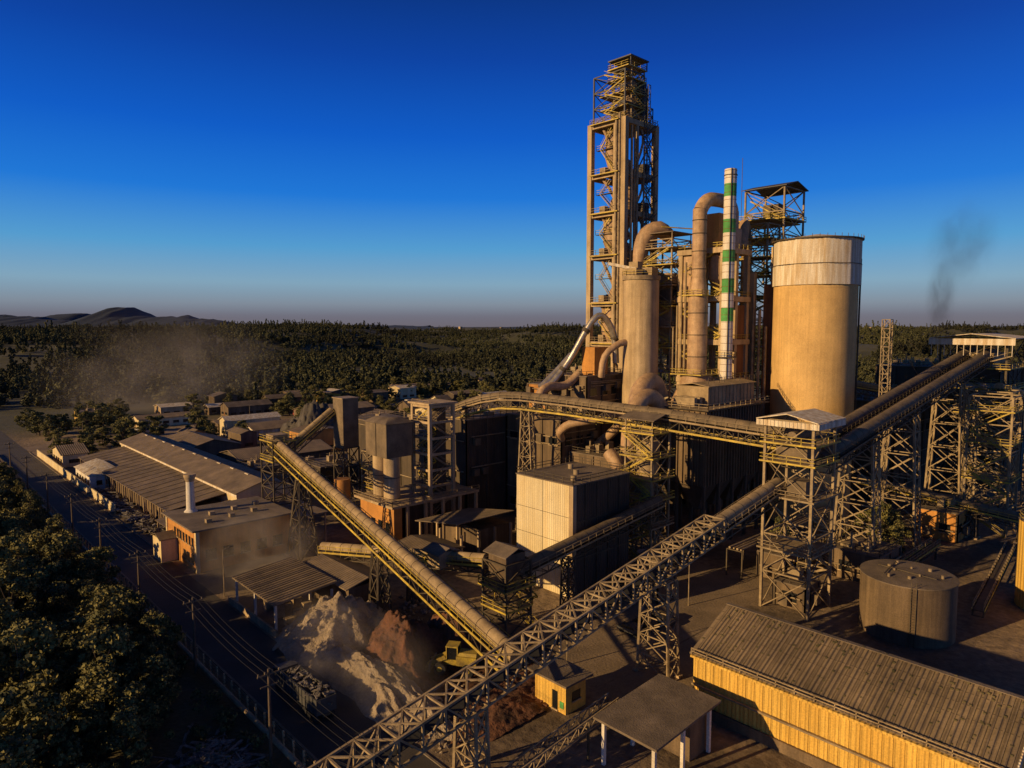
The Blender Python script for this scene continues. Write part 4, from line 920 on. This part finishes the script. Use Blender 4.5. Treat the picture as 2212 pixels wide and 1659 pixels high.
for t in range(6):
    rg=np.random.default_rng(40+t); H=9.5+t*.8; k=24
    cen=np.zeros((k,3)); rad=np.zeros(k)
    for i in range(k):
        z=H*(.16+.80*i/k); wr=(3.0+.3*rg.random())*math.sin(math.pi*min(.97,(.2+.78*i/k)))**.8+.2; a=i*2.4+rg.random()*1.5
        q=wr*(.3+.9*rg.random()); cen[i]=(q*math.cos(a),q*math.sin(a),z+rg.normal()*.6); rad[i]=.75+.85*rg.random()
    v=leafcloud(cen,rad,190,.2,rg,.7); mi=np.repeat((rg.random(k)<.5).astype(int),190); fl=rg.random(len(mi))<.25; mi[fl]=1-mi[fl]
    lm=mkmesh('leaves',v,['leaf_light','leaf_dark'],mi)
    P=Part('bark'); P.cyl((0,0,0),(0,0,H*.45),.26,.18,n=8); P.cyl((0,0,H*.45),(.2,.1,H*.85),.18,.05,n=8)
    for i in range(0,k,2): P.cyl((0,0,max(1.0,cen[i][2]*.6)),tuple(cen[i]),.1,.03,n=6)
    tm=bpy.data.meshes.new('trunk'); tm.from_pydata(P.v,[],P.f); tm.materials.append(MATS['bark']); TREE.append((tm,lm))
def tree(x,y,sc_=1.,k=None,name='broadleaf_tree',zs=1.):
    k=random.randrange(6) if k is None else k
    e=bpy.data.objects.new(name,None);COL.objects.link(e);e.location=(x,y,-.1);e.rotation_euler[2]=random.uniform(0,6.28);e.scale=(sc_*random.uniform(.9,1.25),sc_*random.uniform(.9,1.25),sc_*random.uniform(.85,1.2)*zs)
    for nm,me_ in (('trunk',TREE[k][0]),('leaves',TREE[k][1])):
        o_=bpy.data.objects.new(nm,me_);COL.objects.link(o_);o_.parent=e
random.seed(11)
pl=[]
for i in range(4000):
    x=random.uniform(2,26.5);y=random.uniform(68,250)
    lim=26.0 if y>92 else 26-(92-y)*.5
    if x>lim: continue
    md=3.3 if y<140 else 4.2
    if all((x-a)**2+(y-b_)**2>md**2 for a,b_ in pl): pl.append((x,y))
for x,y in pl:
    tree(x,y,random.choice([.5,.65,.75,.85,.95])*(1 if x<22 else .8))
for x,y in [(150,50),(152,53),(148,47),(126,60),(60,340),(66,349),(52,330),(50,345)]: tree(x,y,.7)
rb=random.Random(31)
for i in range(330):
    x=rb.uniform(44,330);y=rb.uniform(262,430)
    if abs(y-(306+(x-41)*.116))<11 or any(a[0]-2<x<a[1]+2 and a[2]-2<y<a[3]+2 for a in placed): continue
    if 66<x<84 and 355<y<376: continue
    if noise.noise(V((x/30,y/30,1)))>.02: tree(x,y,rb.uniform(.7,1.2),zs=.8)
rg=np.random.default_rng(5); cen=np.stack([rg.uniform(5,29.5,420),rg.uniform(62,250,420),rg.uniform(.1,1.0,420)],1)
me=mkmesh('undergrowth',leafcloud(cen,.5+.9*rg.random(len(cen)),70,.18,rg),['leaf_dark','leaf_light'],(rg.random(len(cen)*70)<.4).astype(int)); ob=bpy.data.objects.new('undergrowth',me);COL.objects.link(ob)
root=bpy.data.objects.new('distant_forest',None);COL.objects.link(root)
PAT=[]
for t in range(5):
    rg=np.random.default_rng(90+t); nt_=24; cs=[];rs=[]
    for i in range(nt_):
        x,y=rg.uniform(-30,30,2); tall=rg.random()<.3; hh=rg.uniform(13,21) if tall else rg.uniform(6,13); w=rg.uniform(1.8,3.2) if tall else rg.uniform(2.6,5.2)
        for j in range(6):
            a=rg.uniform(0,6.28);q=w*.7*rg.random(); cs.append((x+q*math.cos(a),y+q*math.sin(a),hh*(.35+.62*j/6)));rs.append(w*(.66-.06*j)*rg.uniform(.7,1.15))
    v=leafcloud(np.array(cs),np.array(rs),44,.62,rg,.85); PAT.append(mkmesh('tree_patch',v,['forest_leaf','forest_leaf_dark'],(rg.random(len(v)//4)<.5).astype(int)))
random.seed(5)
Yc=360.
while Yc<3400:
    st=46 if Yc<1500 else 60
    Xc=-Yc*.86-80
    while Xc<Yc*.86+80:
        X=Xc+random.uniform(-16,16);Y_=Yc+random.uniform(-16,16)
        x=X*C43+Y_*S43; y=-X*S43+Y_*C43
        u=X/Y_
        start=375 if u<-.35 else (425 if u<.1 else 520)
        ok= Y_>start+25*noise.noise(V((X/80,0,0))) and (forest_mask(x,y)>-.26 or Y_<540)
        if ok:
            o_=bpy.data.objects.new('tree_patch',PAT[random.randrange(5)]);COL.objects.link(o_);o_.parent=root;o_.location=(x,y,terr(x,y)-1.5);o_.rotation_euler[2]=random.uniform(0,6.28);s=random.uniform(.85,1.2);o_.scale=(s,s,s*random.uniform(.75,1.25))
        Xc+=st
    Yc+=st
o=Obj('distant_town'); P=o.p('houses','concrete')
random.seed(8)
for i in range(26):
    u=random.choice([random.uniform(.5,.75),random.uniform(-.5,.3)]);Y_=random.uniform(2600,4200);X=u*Y_;x=X*C43+Y_*S43; y=-X*S43+Y_*C43;z=terr(x,y)
    w=random.uniform(6,16);h=random.uniform(7,13);P.box(x,x+w,y,y+w,z,z+h)
o.build()
# ================================================================== DUST AND SMOKE (real volumes)
def vol(name,loc,scale,dens,col,absorb=False,nscale=2.2,rot=(0,0,0),thr=(.42,.75)):
    me=bpy.data.meshes.new(name)
    bm=bmesh.new();bmesh.ops.create_icosphere(bm,subdivisions=3,radius=1);bm.to_mesh(me);bm.free()
    m=bpy.data.materials.new(name);m.use_nodes=True;nt=m.node_tree;N=nt.nodes;L=nt.links;N.remove(N['Principled BSDF']);out=N['Material Output']
    pv=N.new('ShaderNodeVolumePrincipled');pv.inputs['Color'].default_value=(*col,1);pv.inputs['Anisotropy'].default_value=.2
    if absorb: pv.inputs['Absorption Color'].default_value=(0,0,0,1)
    tc=N.new('ShaderNodeTexCoord');n=N.new('ShaderNodeTexNoise');n.inputs['Scale'].default_value=nscale;n.inputs['Detail'].default_value=5;n.inputs['Roughness'].default_value=.6;n.inputs['Distortion'].default_value=.6
    L.new(tc.outputs['Object'],n.inputs['Vector'])
    a=N.new('ShaderNodeMapRange');a.inputs[1].default_value=thr[0];a.inputs[2].default_value=thr[1];L.new(n.outputs[0],a.inputs[0])
    le=N.new('ShaderNodeVectorMath');le.operation='LENGTH';L.new(tc.outputs['Object'],le.inputs[0])
    f=N.new('ShaderNodeMapRange');f.interpolation_type='SMOOTHSTEP';f.inputs[1].default_value=.25;f.inputs[2].default_value=.98;f.inputs[3].default_value=1;f.inputs[4].default_value=0;L.new(le.outputs['Value'],f.inputs[0])
    mu=N.new('ShaderNodeMath');mu.operation='MULTIPLY';L.new(a.outputs[0],mu.inputs[0]);L.new(f.outputs[0],mu.inputs[1])
    m2=N.new('ShaderNodeMath');m2.operation='MULTIPLY';m2.inputs[1].default_value=dens;L.new(mu.outputs[0],m2.inputs[0]);L.new(m2.outputs[0],pv.inputs['Density'])
    L.new(pv.outputs[0],out.inputs['Volume']);me.materials.append(m)
    o=bpy.data.objects.new(name,me);COL.objects.link(o);o.location=loc;o.scale=scale;o.rotation_euler=rot
vol('dust_cloud',(118,394,18),(72,50,46),.018,(.80,.72,.62),nscale=1.8)
vol('dust_cloud',(48,117,5),(13,14,10),.15,(.86,.76,.64),nscale=1.6)
vol('dust_cloud',(43,76,3),(9,20,7.5),.13,(.86,.76,.64),nscale=1.6)
vol('smoke_plume',(792,218,72),(17,17,46),.060,(.16,.16,.19),absorb=True,rot=(0,.05,0),nscale=2,thr=(.34,.74))
vol('smoke_plume',(806,206,125),(38,38,60),.018,(.18,.18,.22),absorb=True,rot=(.1,.3,0),nscale=1.8,thr=(.34,.74))
# ================================================================== SKY, SUN, CAMERA
SUN=V((-.964,.262,0)).normalized(); EL=math.radians(16.5)
w=bpy.data.worlds.new('World');sc.world=w;w.use_nodes=True;nt=w.node_tree;N=nt.nodes;L=nt.links
bg=N['Background'];bg.inputs[1].default_value=.1
sky=N.new('ShaderNodeTexSky');sky.sky_type='NISHITA';sky.sun_disc=False;sky.sun_elevation=EL;sky.sun_rotation=math.atan2(SUN.x,SUN.y);sky.altitude=900;sky.air_density=1.;sky.dust_density=.6;sky.ozone_density=3
tc=N.new('ShaderNodeTexCoord');sp=N.new('ShaderNodeSeparateXYZ');L.new(tc.outputs['Generated'],sp.inputs[0])
r=N.new('ShaderNodeValToRGB');L.new(sp.outputs[2],r.inputs[0]);cr=r.color_ramp
def lin(c): return tuple(((v/255+.055)/1.055)**2.4 if v>10 else v/255/12.92 for v in c)+(1,)
st=[(0,(104,98,110)),(.014,(106,104,120)),(.032,(126,138,154)),(.060,(128,164,188)),(.108,(82,156,208)),(.177,(22,118,216)),(.255,(0,90,200)),(.347,(0,64,164)),(.42,(0,49,130)),(.62,(14,32,62)),(1,(26,32,46))]
cr.elements[0].position=0;cr.elements[0].color=lin(st[0][1]);cr.elements[1].position=1;cr.elements[1].color=lin(st[-1][1])
for p_,c_ in st[1:-1]:
    e=cr.elements.new(p_);e.color=lin(c_)
vm=N.new('ShaderNodeVectorMath');vm.operation='SCALE';vm.inputs[3].default_value=10;L.new(r.outputs[0],vm.inputs[0])
mx=N.new('ShaderNodeMix');mx.data_type='RGBA';mx.inputs[0].default_value=.95;L.new(sky.outputs[0],mx.inputs[6]);L.new(vm.outputs[0],mx.inputs[7]);L.new(mx.outputs[2],bg.inputs[0])
ld=bpy.data.lights.new('sun','SUN');ld.energy=5;ld.angle=math.radians(.5);ld.color=(1,.655,.285)
lo=bpy.data.objects.new('sun',ld);COL.objects.link(lo)
sd=V((SUN.x*math.cos(EL),SUN.y*math.cos(EL),math.sin(EL))); lo.rotation_euler=(-sd).to_track_quat('-Z','Y').to_euler(); lo.location=(-50,0,120)
cam=bpy.data.cameras.new('camera');co=bpy.data.objects.new('camera',cam);COL.objects.link(co);sc.camera=co
cam.sensor_width=36;cam.lens=36*1495/2212;cam.clip_start=.5;cam.clip_end=40000
co.location=(0,0,45);co.rotation_euler=(math.radians(90-4.74),0,math.radians(-43))
sc.view_settings.view_transform='Standard';sc.view_settings.look='None';sc.view_settings.exposure=0
